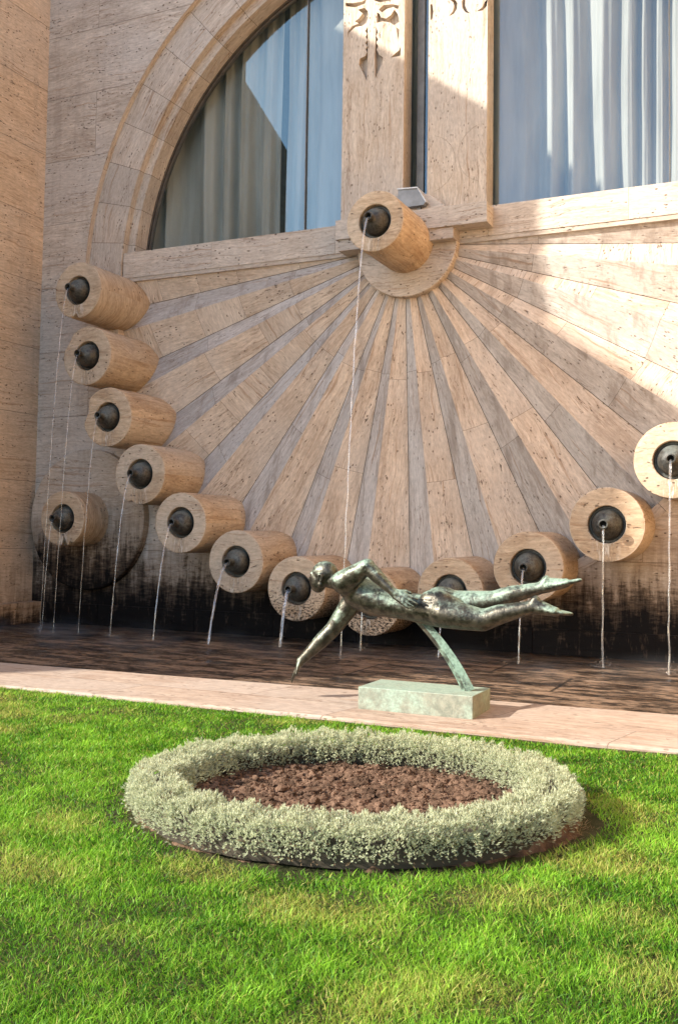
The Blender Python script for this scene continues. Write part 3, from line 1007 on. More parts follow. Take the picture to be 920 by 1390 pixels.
spouts = []
for i, (cx_, cz_, L, rad, kind, label, v0) in enumerate(DR):
    mb = MB()
    if 0 < i < 13:       # same line of sight, standing on the deeper plane of the sunburst
        L2 = L - 0.125
        q_ = (14.404 - L2) / (14.404 - L)
        cx_, cz_, rad, L = cx_ * q_, 1.6 + (cz_ - 1.6) * q_, rad * q_, L2
    yb_ = 0.42 if i != 13 else -0.15
    root = empty('drum_spout', (cx_, 0, cz_))
    tag(root, label, 'fountain spout', G_DR)
    prof = [(rad + 0.004, yb_)] + [(rad + 0.004 * (1 - k_ / 8), yb_ + (-L + 0.014 - yb_) * k_ / 8) for k_ in range(1, 9)]
    prof += [(rad - 0.004, -L + 0.004), (rad - 0.014, -L), (rad - 0.06, -L), (0.36, -L), (0.30, -L), (0.262, -L), (0.252, -L + 0.010), (0.252, -L + 0.13), (0.0, -L + 0.13)]
    lathe(mb, prof, cx_, cz_, 96, u_along=(kind == 'a'), tone=rng.uniform(0.35, 0.8), smooth=True, jit=chip_jit(i, L, rad))
    # separate uv island offset per drum
    mb.uv = [[(a + i * 5.3, b + i * 3.7) for a, b in u] for u in mb.uv]
    o = mb.build('stone_drum', M_drum, weld=True)
    # recalc only; keep flat shading at sharp rim by angle
    me = o.data
    co = np.zeros(len(me.vertices) * 3, np.float32); me.vertices.foreach_get('co', co); co = co.reshape(-1, 3)
    ddx, ddz = co[:, 0] - cx_, co[:, 2] - cz_
    dp_ = np.exp(-(ddx / 0.13) ** 2) * (ddz < -0.2) * (co[:, 1] < -L + 0.25)
    at_ = me.attributes.new('drip', 'FLOAT', 'POINT'); at_.data.foreach_set('value', dp_.astype(np.float32))
    me.set_sharp_from_angle(angle=R_(35))
    world_child(o, root)
    # bronze nozzle
    y0 = -L + 0.128
    np_ = [(0.248, 0), (0.248, 0.035), (0.240, 0.045), (0.222, 0.045), (0.216, 0.03), (0.205, 0.03), (0.203, 0.07), (0.196, 0.115), (0.182, 0.16), (0.158, 0.20),
           (0.125, 0.235), (0.09, 0.255), (0.065, 0.268), (0.054, 0.285), (0.050, 0.31), (0.050, 0.345), (0.060, 0.362), (0.066, 0.378), (0.062, 0.392), (0.050, 0.395), (0.042, 0.385), (0.040, 0.30)]
    if i in (7, 6):       # straight pipe nozzles
        np_ = np_[:10] + [(0.120, 0.225), (0.085, 0.235), (0.060, 0.245), (0.055, 0.28), (0.055, 0.34), (0.055, 0.385), (0.060, 0.39), (0.060, 0.40), (0.046, 0.40), (0.042, 0.30)]
    mb = MB()
    lathe(mb, [(r, y0 - d) for r, d in np_], cx_, cz_, 48, smooth=True)
    nzl = mb.build('nozzle', M_spout, weld=True)
    nzl.data.set_sharp_from_angle(angle=R_(50))
    world_child(nzl, root)
    mb = MB()
    lathe(mb, [(0.0405, y0 - 0.305), (0, y0 - 0.305)], cx_, cz_, 24)
    hl = mb.build('bore', M_hole, weld=True)
    world_child(hl, nzl)
    hl.parent = nzl
    hl.matrix_parent_inverse = Matrix.Identity(4)

    # water jet: free fall from the nozzle tip
    thick = {0: 0.030, 5: 0.026, 6: 0.040, 7: 0.052, 10: 0.026, 11: 0.024, 12: 0.026, 4: 0.022, 8: 0.024, 9: 0.026}.get(i, 0.014)
    ytip = y0 - 0.36
    v = max(0.12, v0)
    T = math.sqrt(2 * (cz_ - 0.03 + 0.09) / 9.8)
    n = 70
    path = []
    for j in range(n + 1):
        t = T * j / n
        path.append(Vector((cx_, ytip - v * t + (0.04 if j == 0 else 0), cz_ - 0.022 - 4.9 * t * t)))
    mb = MB()
    sg = 10
    rings = []
    s_ = 0
    for j, p in enumerate(path):
        if j: s_ += (p - path[j - 1]).length
        d = (path[min(j + 1, n)] - path[max(j - 1, 0)]).normalized()
        ax = Vector((1, 0, 0)); bx = d.cross(ax).normalized()
        sp = 1.0 / (1 + 2.0 * (T * j / n)) ** 0.5
        rr = 0.58 * thick * sp * (1 + 0.30 * nz(s_ * 5, i * 3.3) * min(1, s_) + 0.13 * nz(s_ * 14, i * 3.3, 5) * min(1, s_))
        wob = 0.012 * min(1, s_ * 0.5)
        c_ = p + ax * wob * nz(s_ * 3, i, 8) + bx * wob * nz(s_ * 3, i, 18)
        ring = []
        for k_ in range(sg):
            t = 2 * math.pi * k_ / sg
            k2 = 1 + 0.25 * nz(math.cos(t) * 2, s_ * 9, i)
            ring.append(c_ + (ax * math.cos(t) * (1.15) + bx * math.sin(t) * 0.8) * rr * k2)
        rings.append((ring, s_))
    for (ra, sa), (rb, sb) in zip(rings, rings[1:]):
        for k_ in range(sg):
            l = (k_ + 1) % sg
            mb.face([ra[k_], ra[l], rb[l], rb[k_]], [(sa, k_ / sg), (sa, (k_ + 1) / sg), (sb, (k_ + 1) / sg), (sb, k_ / sg)], smooth=True)
    land = path[-1]
    # droplets flung off the jet and splash at its foot
    rg = random.Random(100 + i)

    def drop(c_, r_):
        vs = [c_ + Vector(d) * r_ for d in ((1, 0, 0), (-1, 0, 0), (0, 1, 0), (0, -1, 0), (0, 0, 1.6), (0, 0, -1.6))]
        for a, b, c2 in ((0, 2, 4), (2, 1, 4), (1, 3, 4), (3, 0, 4), (2, 0, 5), (1, 2, 5), (3, 1, 5), (0, 3, 5)):
            mb.face([vs[a], vs[b], vs[c2]], [(rg.random(), rg.random())] * 3, smooth=True)
    for _ in range(int(60 + 900 * thick)):
        a = rg.uniform(0, 6.28); d = abs(rg.gauss(0, 0.13)); h = abs(rg.gauss(0, 0.07)) * (1 - min(1, d / 0.4))
        drop(land + Vector((math.cos(a) * d, math.sin(a) * d, 0.005 + h)), rg.uniform(0.0025, 0.006))
    for _ in range(26):
        j = rg.randrange(n // 3, n)
        drop(path[j] + Vector((rg.gauss(0, 0.018), rg.gauss(0, 0.018), rg.uniform(-.05, .05))), rg.uniform(0.002, 0.0045))
    jo = mb.build('water_jet', M_jet)
    place = ['thin water jet from the highest drum, falling behind the bronze head', 'hair thin water jet from the topmost drum of the curved row',
             'hair thin water jet from the cracked second drum of the row', 'thin water jet from the chipped third drum of the row', 'water jet from the fourth drum, falling past the right of the stained disc',
             'water jet falling against the black wall just right of the stained disc', 'thick water jet second to the left of the bronze head', 'widest water jet, falling beside the bronze forearm',
             'water jet seen under the bronze chest', 'water jet seen behind the bronze support', 'water jet falling below the bronze calves', 'water jet from the whole drum right of the bronze feet',
             'water jet at the right edge of the photo', 'water jet spilling from the low drum on the stained disc'][i]
    tag(jo, place, 'water jet', 'water jets falling into the basin')

# ================================================================= diver statue
st = empty('diver_statue', (-3.08, -5.93, 0.06))
tag(st, 'green patinated bronze figure of a diver stretched over a low block on the kerb', 'statue')
ZP = 0.06


def capsule(bm, a, b, ra, rb, seg=20, rings=8, flat=None):
    """tapered capsule; flat=(dir, k) squashes along dir"""
    a, b = Vector(a), Vector(b)
    ax = (b - a); L = ax.length
    ax = ax.normalized() if L > 1e-6 else Vector((0, 0, 1))
    u = ax.orthogonal().normalized(); v = ax.cross(u)
    prof = []
    for i in range(rings + 1):
        t = -math.pi / 2 + math.pi / 2 * i / rings
        prof.append((a + ax * ra * math.sin(t), ra * math.cos(t)))
    for i in range(rings + 1):
        t = math.pi / 2 * i / rings
        prof.append((b + ax * rb * math.sin(t), rb * math.cos(t)))
    rs = []
    for c_, r_ in prof:
        ring = []
        for k_ in range(seg):
            t = 2 * math.pi * k_ / seg
            off = (u * math.cos(t) + v * math.sin(t)) * max(r_, 1e-4)
            if flat:
                fd, fk = Vector(flat[0]).normalized(), flat[1]
                off -= fd * off.dot(fd) * (1 - fk)
            ring.append(bm.verts.new(c_ + off))
        rs.append(ring)
    for r0, r1 in zip(rs, rs[1:]):
        for k_ in range(seg):
            l = (k_ + 1) % seg
            bm.faces.new((r0[k_], r0[l], r1[l], r1[k_]))
    bm.faces.new(rs[0][::-1]); bm.faces.new(rs[-1])


def ellipsoid(bm, c_, rad, rot=(0, 0, 0)):
    from mathutils import Euler
    m = Matrix.Translation(Vector(c_)) @ Euler(rot).to_matrix().to_4x4() @ Matrix.Diagonal((*rad, 1))
    bmesh.ops.create_uvsphere(bm, u_segments=28, v_segments=18, radius=1.0, matrix=m)


bm = bmesh.new()
# (x, y, z): x,z read on the plane y=-5.95
NY = -6.06     # near side of the body
FY = -5.80     # far side
C0 = -5.93
# torso: chest down, sagging arch from shoulders to hips
torso = [((-3.78, C0, 1.110), 0.135), ((-3.70, C0, 1.055), 0.165), ((-3.55, C0, 1.008), 0.160), ((-3.38, C0, 0.972), 0.140), ((-3.22, C0, 0.950), 0.130), ((-3.08, C0, 0.935), 0.138), ((-2.93, C0, 0.930), 0.160), ((-2.83, C0, 0.925), 0.158)]
for (a, ra), (b, rb) in zip(torso, torso[1:]):
    for dy in (-0.055, 0.055):
        capsule(bm, (a[0], a[1] + dy, a[2]), (b[0], b[1] + dy, b[2]), ra * 0.93, rb * 0.93)
# rib cage and belly
ellipsoid(bm, (-3.56, C0, 0.99), (0.27, 0.20, 0.142), (0, R_(10), 0))
# shoulders girdle
capsule(bm, (-3.79, NY + 0.0, 1.165), (-3.79, FY, 1.06), 0.085, 0.085)
# buttocks
ellipsoid(bm, (-2.93, C0 - 0.075, 1.005), (0.17, 0.10, 0.115), (0, R_(5), 0))
ellipsoid(bm, (-2.93, C0 + 0.085, 1.025), (0.17, 0.10, 0.115), (0, R_(5), 0))
# neck
capsule(bm, (-3.84, C0, 1.145), (-4.04, C0 - 0.01, 1.165), 0.088, 0.074)
# head
HC = Vector((-4.085, C0 - 0.015, 1.200))
_n0 = len(bm.verts)
ellipsoid(bm, HC + Vector((0.012, 0, 0.022)), (0.108, 0.078, 0.098), (0, R_(-8), 0))      # cranium
ellipsoid(bm, HC + Vector((-0.042, 0, -0.033)), (0.070, 0.069, 0.100), (0, R_(4), 0))       # face mass
ellipsoid(bm, HC + Vector((-0.052, 0, -0.098)), (0.050, 0.046, 0.036), (0, R_(10), 0))       # chin / jaw
capsule(bm, HC + Vector((-0.005, -0.036, -0.062)), HC + Vector((-0.070, -0.018, -0.100)), 0.030, 0.024)
capsule(bm, HC + Vector((-0.005, 0.036, -0.062)), HC + Vector((-0.070, 0.018, -0.100)), 0.030, 0.024)
capsule(bm, HC + Vector((-0.100, 0, 0.006)), HC + Vector((-0.119, 0, -0.032)), 0.010, 0.014)     # nose
ellipsoid(bm, HC + Vector((-0.108, -0.013, -0.038)), (0.011, 0.009, 0.008))
ellipsoid(bm, HC + Vector((-0.108, 0.013, -0.038)), (0.011, 0.009, 0.008))
capsule(bm, HC + Vector((-0.088, -0.038, 0.018)), HC + Vector((-0.100, 0, 0.014)), 0.013, 0.012)   # brow
capsule(bm, HC + Vector((-0.088, 0.038, 0.018)), HC + Vector((-0.100, 0, 0.014)), 0.013, 0.012)
for s in (-1, 1):
    ellipsoid(bm, HC + Vector((-0.086, s * 0.030, -0.006)), (0.013, 0.015, 0.010))                  # eyes
    capsule(bm, HC + Vector((-0.100, s * 0.020, -0.062)), HC + Vector((-0.106, 0, -0.060)), 0.007, 0.009)
    capsule(bm, HC + Vector((-0.096, s * 0.017, -0.076)), HC + Vector((-0.102, 0, -0.076)), 0.007, 0.010)
    # ear: rim and lobe
    ec = HC + Vector((0.010, s * 0.078, -0.012))
    for j in range(7):
        t0, t1 = R_(-60 + 40 * j), R_(-20 + 40 * j)
        capsule(bm, ec + Vector((0.018 * math.cos(t0), 0.004 * s, 0.030 * math.sin(t0))), ec + Vector((0.018 * math.cos(t1), 0.004 * s, 0.030 * math.sin(t1))), 0.009, 0.009, 8, 4)
    ellipsoid(bm, ec + Vector((-0.004, -0.004 * s, 0)), (0.014, 0.008, 0.024))
bm.verts.ensure_lookup_table()
for v_ in bm.verts[_n0:]: v_.co = HC + (v_.co - HC) * 1.2
# near arm, bent: shoulder -> elbow (up) -> hand on the hip
SH = Vector((-3.80, NY - 0.07, 1.160)); EL = Vector((-3.53, NY - 0.13, 1.312)); WR = Vector((-3.265, NY - 0.145, 1.085))
capsule(bm, SH, EL, 0.108, 0.074)
ellipsoid(bm, SH.lerp(EL, 0.45) + Vector((0, -0.01, -0.022)), (0.15, 0.074, 0.090), (0, R_(-29), 0))
ellipsoid(bm, SH + Vector((0.03, 0, 0.0)), (0.13, 0.095, 0.115), (0, R_(-25), 0))
capsule(bm, EL, EL.lerp(WR, 0.35), 0.066, 0.066)
capsule(bm, EL.lerp(WR, 0.35), WR, 0.066, 0.038)


def hand(bm, wr, d, side, up, spread=0.35, curl=0.25, scale=1.0, thumb=1):
    """wr wrist, d direction of hand, side = across the palm (towards the little finger), up = back of hand"""
    d, side, up = Vector(d).normalized(), Vector(side).normalized(), Vector(up).normalized()
    s = scale
    pc = wr + d * 0.075 * s
    for k_ in (-0.026, -0.009, 0.009, 0.026):
        capsule(bm, wr + side * k_ * 0.7 * s, wr + d * 0.088 * s + side * k_ * 1.12 * s, 0.016 * s, 0.0135 * s, 12, 5)
    lens = [0.074, 0.082, 0.077, 0.060]
    for j, k_ in enumerate((-0.033, -0.011, 0.011, 0.032)):
        base = wr + d * (0.090 - 0.006 * abs(j - 1)) * s + side * k_ * s
        dd = (d + side * (k_ / 0.033) * spread * 0.3).normalized()
        p = base; L = lens[j] * s
        cu_ = 0.0
        for seg_, (fl, r0, r1) in enumerate(((0.45, 0.0098, 0.0092), (0.31, 0.0092, 0.0085), (0.24, 0.0085, 0.0068))):
            cu_ += curl * (0.5 + 0.5 * seg_) * (1 + 0.15 * j)
            q = p + (dd * math.cos(cu_) - up * math.sin(cu_)) * L * fl
            capsule(bm, p, q, r0 * s, r1 * s, 12, 5)
            p = q
    tb = wr + d * 0.028 * s - side * 0.026 * s * thumb
    t1 = tb + (d * 0.75 - side * 0.55 * thumb - up * 0.25).normalized() * 0.042 * s
    t2 = t1 + (d * 0.95 - side * 0.22 * thumb - up * 0.2).normalized() * 0.034 * s
    capsule(bm, tb, t1, 0.0145 * s, 0.0115 * s, 12, 5); capsule(bm, t1, t2, 0.0112 * s, 0.0085 * s, 12, 5)


capsule(bm, WR, WR + (Vector((-3.02, NY - 0.16, 0.96)) - WR).normalized() * 0.03, 0.036, 0.030)
hand(bm, WR, Vector((-3.00, NY - 0.155, 0.955)) - WR, (-0.42, -0.35, -0.84), (0.15, -0.93, 0.33), 0.3, 0.05, 1.38, thumb=1)
# far arm reaching down
S2 = Vector((-3.78, FY - 0.05, 1.02)); E2 = Vector((-4.00, FY - 0.10, 0.70)); W2 = Vector((-4.285, FY - 0.19, 0.395))
capsule(bm, S2 + Vector((0.06, 0, 0.03)), S2, 0.125, 0.118)
capsule(bm, S2, S2.lerp(E2, 0.5), 0.112, 0.094); capsule(bm, S2.lerp(E2, 0.5), E2, 0.094, 0.076)
capsule(bm, E2, E2.lerp(W2, 0.3), 0.076, 0.076); capsule(bm, E2.lerp(W2, 0.3), W2, 0.076, 0.042)
hand(bm, W2, (-0.42, -0.08, -0.9), (0.25, -0.93, 0.0), (-0.85, -0.2, 0.4), 0.12, 0.03, 1.32, thumb=-1)
capsule(bm, W2, W2 + Vector((-0.42, -0.08, -0.9)).normalized() * 0.03, 0.042, 0.036)


# legs
def leg(y, hipz, kn, an, hl, toe, r_):
    hip = Vector((-2.86, y, hipz))
    kn, an, hl, toe = map(Vector, (kn, an, hl, toe))
    capsule(bm, hip, hip.lerp(kn, 0.5), r_[0], r_[1]); capsule(bm, hip.lerp(kn, 0.5), kn, r_[1], r_[2])
    cm = kn.lerp(an, 0.35)
    capsule(bm, kn, cm + Vector((0, 0, 0.012)), r_[2], r_[3]); capsule(bm, cm + Vector((0, 0, 0.012)), an, r_[3], r_[4])
    ellipsoid(bm, kn.lerp(an, 0.32) + Vector((0, 0, 0.022)), (0.15, 0.068, 0.064), (0, math.atan2(-(an - kn).z, (an - kn).x), 0))
    # foot: heel, instep, ball and pointed toes
    capsule(bm, an, hl, r_[4], 0.036); ellipsoid(bm, hl, (0.040, 0.040, 0.034))
    ball = an.lerp(toe, 0.62)
    capsule(bm, an, ball, 0.055, 0.042); capsule(bm, hl.lerp(an, .3), ball + Vector((0, 0, 0.004)), 0.040, 0.034)
    d = (toe - ball).normalized()
    for k_ in range(5):
        o_ = -0.040 + 0.020 * k_
        sgn = -1 if y < C0 else 1
        oo = Vector((0, o_ * sgn, 0))
        tl = (toe - ball).length * (1.0 - 0.10 * k_ if k_ else 1.02)
        capsule(bm, ball + oo * 0.8, ball + oo * 0.75 + d * tl, 0.026 - 0.0018 * k_, 0.016 if k_ == 0 else 0.0115, 10, 5)
        capsule(bm, an.lerp(ball, .4) + oo * .3, ball + oo * 0.8, 0.036, 0.026, 10, 5)


leg(-6.03, 0.915, (-2.50, -6.03, 0.868), (-2.080, -6.03, 0.998), (-2.040, -6.03, 1.070), (-1.745, -6.03, 0.955), (0.135, 0.120, 0.098, 0.088, 0.058))
leg(-5.82, 0.975, (-2.46, -5.82, 1.030), (-2.04, -5.82, 1.155), (-1.998, -5.82, 1.232), (-1.70, -5.82, 1.236), (0.130, 0.110, 0.088, 0.080, 0.055))

me = bpy.data.meshes.new('tmp'); bm.to_mesh(me); bm.free()
tmp = bpy.data.objects.new('tmp', me); COL.objects.link(tmp)
rm = tmp.modifiers.new('r', 'REMESH'); rm.mode = 'VOXEL'; rm.voxel_size = 0.0062; rm.use_smooth_shade = True
sm = tmp.modifiers.new('s', 'SMOOTH'); sm.factor = 0.5; sm.iterations = 7
dg = bpy.context.evaluated_depsgraph_get()
me2 = bpy.data.meshes.new_from_object(tmp.evaluated_get(dg))
bpy.data.objects.remove(tmp)
# smooth the trunk and limbs more than the face, hands and feet; press in the eye sockets
bm = bmesh.new(); bm.from_mesh(me2)
hands_c = [Vector((-3.12, -6.14, 0.99)), Vector((-4.34, -6.02, 0.28)), HC, Vector((-1.80, -5.93, 1.1))]


def detail_w(p):
    if (p - hands_c[0]).length < 0.18 or (p - hands_c[1]).length < 0.2 or (p - HC).length < 0.17 or p.x > -2.0: return True
    return False


vs = [v_ for v_ in bm.verts if not detail_w(v_.co)]
for _ in range(30):
    bmesh.ops.smooth_vert(bm, verts=vs, factor=0.5, use_axis_x=True, use_axis_y=True, use_axis_z=True)
for v_ in bm.verts:
    if (v_.co - HC).length < 0.19:
        for s in (-1, 1):
            for (ox, oy, oz, rr, dep) in ((-0.096, 0.030, 0.004, 0.013, 0.0045), (-0.10, 0.012, -0.069, 0.007, 0.002)):
                d = (v_.co - (HC + 1.2 * Vector((ox, s * oy, oz)))).length
                if d < rr * 2.2: v_.co.x += dep * math.exp(-(d / rr) ** 2)
    # hammered, hand worked surface
    v_.co += v_.normal * (0.0012 * mnoise.noise(v_.co * 12) + 0.0006 * mnoise.noise(v_.co * 45))
bm.to_mesh(me2); bm.free()
me2.name = 'figure'
me2.materials.clear(); me2.materials.append(M_statue)
for p in me2.polygons: p.use_smooth = True
fig = link('figure', me2)
world_child(fig, st)

# curved blade support
mb = MB()
pth = []
for i in range(21):
    t = i / 20
    # quadratic curve from plinth up to the belly
    p0, p1, p2 = Vector((-2.655, -5.93, 0.228)), Vector((-2.86, -5.93, 0.64)), Vector((-3.24, -5.93, 0.93))
    p = p0 * (1 - t) ** 2 + p1 * 2 * t * (1 - t) + p2 * t * t
    d = ((p1 - p0) * (1 - t) + (p2 - p1) * t).normalized()
    n_ = Vector((d.z, 0, -d.x))
    wd = 0.058 * (1 - t) + 0.040 * t; th = 0.034 * (1 - t) + 0.026 * t
    pth.append([p - n_ * wd, p + Vector((0, -th, 0)) - n_ * wd * 0.1, p + n_ * wd, p + Vector((0, th, 0)) + n_ * 0.0])
for a, b in zip(pth, pth[1:]):
    for k_ in range(4):
        l = (k_ + 1) % 4
        mb.face([a[k_], a[l], b[l], b[k_]])
mb.face(pth[0][::-1]); mb.face(pth[-1])
world_child(mb.build('support', M_strut, weld=True), st)

# plinth: slightly battered block
mb = MB()
px0, px1, py0, py1 = -3.60, -2.535, -6.20, -5.67
mb.box(px0, px1, py0, py1, 0.035, 0.235)
o = mb.build('plinth', M_plinth, weld=True)
bv = o.modifiers.new('b', 'BEVEL'); bv.width = 0.006; bv.segments = 2
world_child(o, st)

# ================================================================= planting
RC = Vector((-2.386, -9.02)); RA, RB, RT = 1.30, 1.165, R_(24)
HW, HH = 0.155, 0.225          # half width and height of the hedge


def ring_pt(t, off=0.0):
    """off = distance outwards from the centre line of the hedge"""
    a, b = RA - HW, RB - HW
    c, s = math.cos(t), math.sin(t)
    p = Vector((a * c, b * s)); n_ = Vector((c / a, s / b)).normalized()
    p = p + n_ * off
    return Vector((RC.x + p.x * math.cos(RT) - p.y * math.sin(RT), RC.y + p.x * math.sin(RT) + p.y * math.cos(RT))), Vector((n_.x * math.cos(RT) - n_.y * math.sin(RT), n_.x * math.sin(RT) + n_.y * math.cos(RT)))


def ring_rho(x, y):
    """1 on the hedge centre line (approx.), distance outwards in metres"""
    dx, dy = x - RC.x, y - RC.y
    u = dx * math.cos(RT) + dy * math.sin(RT); v = -dx * math.sin(RT) + dy * math.cos(RT)
    a, b = RA - HW, RB - HW
    r = math.hypot(u, v)
    if r < 1e-6: return -min(a, b)
    k_ = 1 / math.hypot(u / a, v / b)
    return r - r * k_


# soil of the bed: clods inside the ring and a bare strip outside it
mb = MB()
n = 330
S = 1.62
H = {}


def bare_extra(a):
    return 0.12 * math.exp(-((a - 0.2) / 0.5) ** 2) + 0.10 * math.exp(-((a + 2.9) / 0.35) ** 2)


def soil_z(x, y):
    rho = ring_rho(x, y)
    c1 = mnoise.noise(Vector((x * 7, y * 7, 0))); c2 = mnoise.noise(Vector((x * 17, y * 17, 3))); c3 = mnoise.noise(Vector((x * 40, y * 40, 6)))
    cl = 0.030 * c1 + 0.028 * abs(c2) + 0.022 * abs(c3) + 0.008 * mnoise.noise(Vector((x * 85, y * 85, 9)))
    ins = 1 if rho < -0.05 else 0.30
    edge = max(0.0, min(1.0, (0.085 + bare_extra(math.atan2(y - RC.y, x - RC.x)) + 0.10 * nz(x * 3, y * 3, 7) + 0.07 * nz(x * 11, y * 11, 7) - rho) / 0.08))
    return (0.028 * (rho < 0.1) + 0.004 + cl * ins) * edge - 0.03 * (1 - edge)


for i in range(n):
    for j in range(n):
        q = []
        for a, b in ((i, j), (i + 1, j), (i + 1, j + 1), (i, j + 1)):
            if (a, b) not in H:
                x, y = RC.x - S + 2 * S * a / n, RC.y - S + 2 * S * b / n
                H[(a, b)] = (x, y, soil_z(x, y))
            q.append(H[(a, b)])
        if max(p[2] for p in q) < -0.02: continue
        mb.face(q, [(p[0], p[1]) for p in q], smooth=True)
tag(mb.build('bed_soil', M_soil, weld=True), kind='structure')
# loose clods as one mass of lumps
rg = random.Random(8)


def ico(sub):
    b_ = bmesh.new(); bmesh.ops.create_icosphere(b_, subdivisions=sub, radius=1)
    r_ = ([v.co.copy() for v in b_.verts], [[v.index for v in f.verts] for f in b_.faces]); b_.free()
    return r_


ICO = {1: ico(1), 2: ico(2)}
cv, cfc = [], []
for _ in range(5200):
    t = rg.uniform(0, 6.283); k_ = math.sqrt(rg.random())
    p, _n = ring_pt(t, 0)
    x = RC.x + (p.x - RC.x) * k_; y = RC.y + (p.y - RC.y) * k_
    if ring_rho(x, y) > -0.08 and rg.random() < 0.7: continue
    s = rg.choice([0.005, 0.006, 0.008, 0.008, 0.011, 0.011, 0.015, 0.020]) * rg.uniform(0.7, 1.2)
    if rg.random() < 0.008: s = 0.034
    vv, ff = ICO[2 if s > 0.009 else 1]
    o3 = Vector((x, y, soil_z(x, y) + s * 0.2)); ra = rg.uniform(0, 6.28); ca, sa = math.cos(ra), math.sin(ra)
    sx, sz = s * rg.uniform(.8, 1.4), s * rg.uniform(.5, .95)
    base = len(cv); sh = Vector((rg.random() * 50, rg.random() * 50, 0))
    for v in vv:
        q = v * (1 + 0.75 * mnoise.noise(v * 1.1 + sh) + 0.35 * mnoise.noise(v * 2.7 + sh))
        a_, b_, c_ = q.x * sx, q.y * s, q.z * sz
        cv.append((o3.x + a_ * ca - b_ * sa, o3.y + a_ * sa + b_ * ca, o3.z + c_))
    cfc += [[i_ + base for i_ in f] for f in ff]
me = bpy.data.meshes.new('soil_clods'); me.from_pydata(cv, [], cfc); me.materials.append(M_soil)
tag(link('soil_clods', me), 'crumbly brown clods of earth inside the hedge ring', 'soil', kind='stuff')


def blades_mesh(name, P, D, W, Hh, bend, rnd, dry, mat, nseg=2, side=None):
    """P (n,3) roots, D (n,3) unit direction, bend (n,3) tip offset. Each blade a tapered strip with a pointed tip."""
    n = len(P)
    if side is None:
        ang = np.random.rand(n) * 6.283
        side = np.stack([np.cos(ang), np.sin(ang), np.zeros(n)], 1)
    vs = []
    for k_ in range(nseg):
        t = k_ / nseg
        c = P + D * (Hh * t)[:, None] + bend * (t ** 2)
        wv = (W * (1 - 0.45 * t))[:, None] * side
        vs += [c - wv, c + wv]
    tip = P + D * Hh[:, None] + bend
    vs.append(tip)
    V = np.stack(vs, 1)                       # n, 2*nseg+1, 3
    nv_ = 2 * nseg + 1
    V = V.reshape(-1, 3)
    base = (np.arange(n) * nv_)[:, None]
    loops, starts, tot = [], [], []
    quads = []
    for k_ in range(nseg - 1):
        quads.append(np.concatenate([base + 2 * k_, base + 2 * k_ + 1, base + 2 * k_ + 3, base + 2 * k_ + 2], 1))
    tri = np.concatenate([base + 2 * (nseg - 1), base + 2 * nseg - 1, base + 2 * nseg], 1)
    allq = np.concatenate(quads, 0) if quads else np.zeros((0, 4), int)
    nl = allq.size + tri.size
    me = bpy.data.meshes.new(name)
    me.vertices.add(len(V)); me.vertices.foreach_set('co', V.astype(np.float32).ravel())
    me.loops.add(nl); me.loops.foreach_set('vertex_index', np.concatenate([allq.ravel(), tri.ravel()]).astype(np.int32))
    me.polygons.add(len(allq) + len(tri))
    st_ = np.concatenate([np.arange(len(allq)) * 4, len(allq) * 4 + np.arange(len(tri)) * 3]).astype(np.int32)
    me.polygons.foreach_set('loop_start', st_)
    me.update(calc_edges=True)
    me.polygons.foreach_set('use_smooth', np.ones(len(me.polygons), bool))
    for nm, arr in (('rnd', rnd), ('dry', dry)):
        at = me.attributes.new(nm, 'FLOAT', 'POINT')
        at.data.foreach_set('value', np.repeat(arr, nv_).astype(np.float32))
    me.materials.append(mat)
    me.validate()
    return link(name, me)


np.random.seed(4)


def vnoise(x, y, s, seed=0.0):
    """cheap smooth noise, 0..1, vectorised"""
    r = np.zeros_like(x)
    rs = np.random.RandomState(int(seed * 10) + 3)
    for k_ in range(9):
        a = rs.rand() * 6.283; f = s * (0.5 + rs.rand() * 1.4); ph = rs.rand() * 6.283
        r += np.sin((x * math.cos(a) + y * math.sin(a)) * f + ph + 1.5 * np.sin((x * math.sin(a) - y * math.cos(a)) * f * 0.6 + ph * 2))
    return np.clip(0.5 + r / 9.0 * 0.9, 0, 1)


def rho_np(x, y):
    dx, dy = x - RC.x, y - RC.y
    u = dx * math.cos(RT) + dy * math.sin(RT); v = -dx * math.sin(RT) + dy * math.cos(RT)
    a, b = RA - HW, RB - HW
    r = np.hypot(u, v) + 1e-9
    return r - r / np.hypot(u / a, v / b)


# grass
N = 1900000
x = np.random.uniform(-10.5, 2.2, N); y = np.random.uniform(-13.0, -6.70, N)
dx, dy = x, y + 14.404
dep = dx * cf.x + dy * cf.y; lat = dx * cr.x + dy * cr.y
keep = (dep > 1.6) & (np.abs(lat) < dep * 0.37 + 0.55)
dens = np.clip(5.0 / dep, 0.38, 1.9) / 1.9
rho = rho_np(x, y)
edge = 0.10 + 0.06 * vnoise(x, y, 6, 1)
# the bare patch is wider at the left and at the right of the ring
angp = np.arctan2(y - RC.y, x - RC.x)
edge += 0.12 * np.exp(-((angp - 0.2) / 0.5) ** 2) + 0.09 * np.exp(-((angp + 2.9) / 0.35) ** 2)
inring = rho < edge
keep &= ~inring & (np.random.rand(N) < dens)
keep &= ~((rho < edge + 0.10) & (np.random.rand(N) < 0.55))
x, y, dep, rho, edge = x[keep], y[keep], dep[keep], rho[keep], edge[keep]
n = len(x)
z = np.array([0.0] * n)
cl = vnoise(x, y, 2.2, 2); cl2 = vnoise(x, y, 9, 3); cl3 = vnoise(x, y, 24, 5)
Hh = (0.015 + 0.024 * np.random.rand(n)) * (0.6 + 0.45 * cl + 0.45 * cl2 + 0.35 * cl3)
tuft = np.random.rand(n) < 0.02; Hh[tuft] *= 1.6
W = (0.0013 + 0.0018 * np.random.rand(n)) * np.clip(dep / 4.5, 0.85, 1.7)
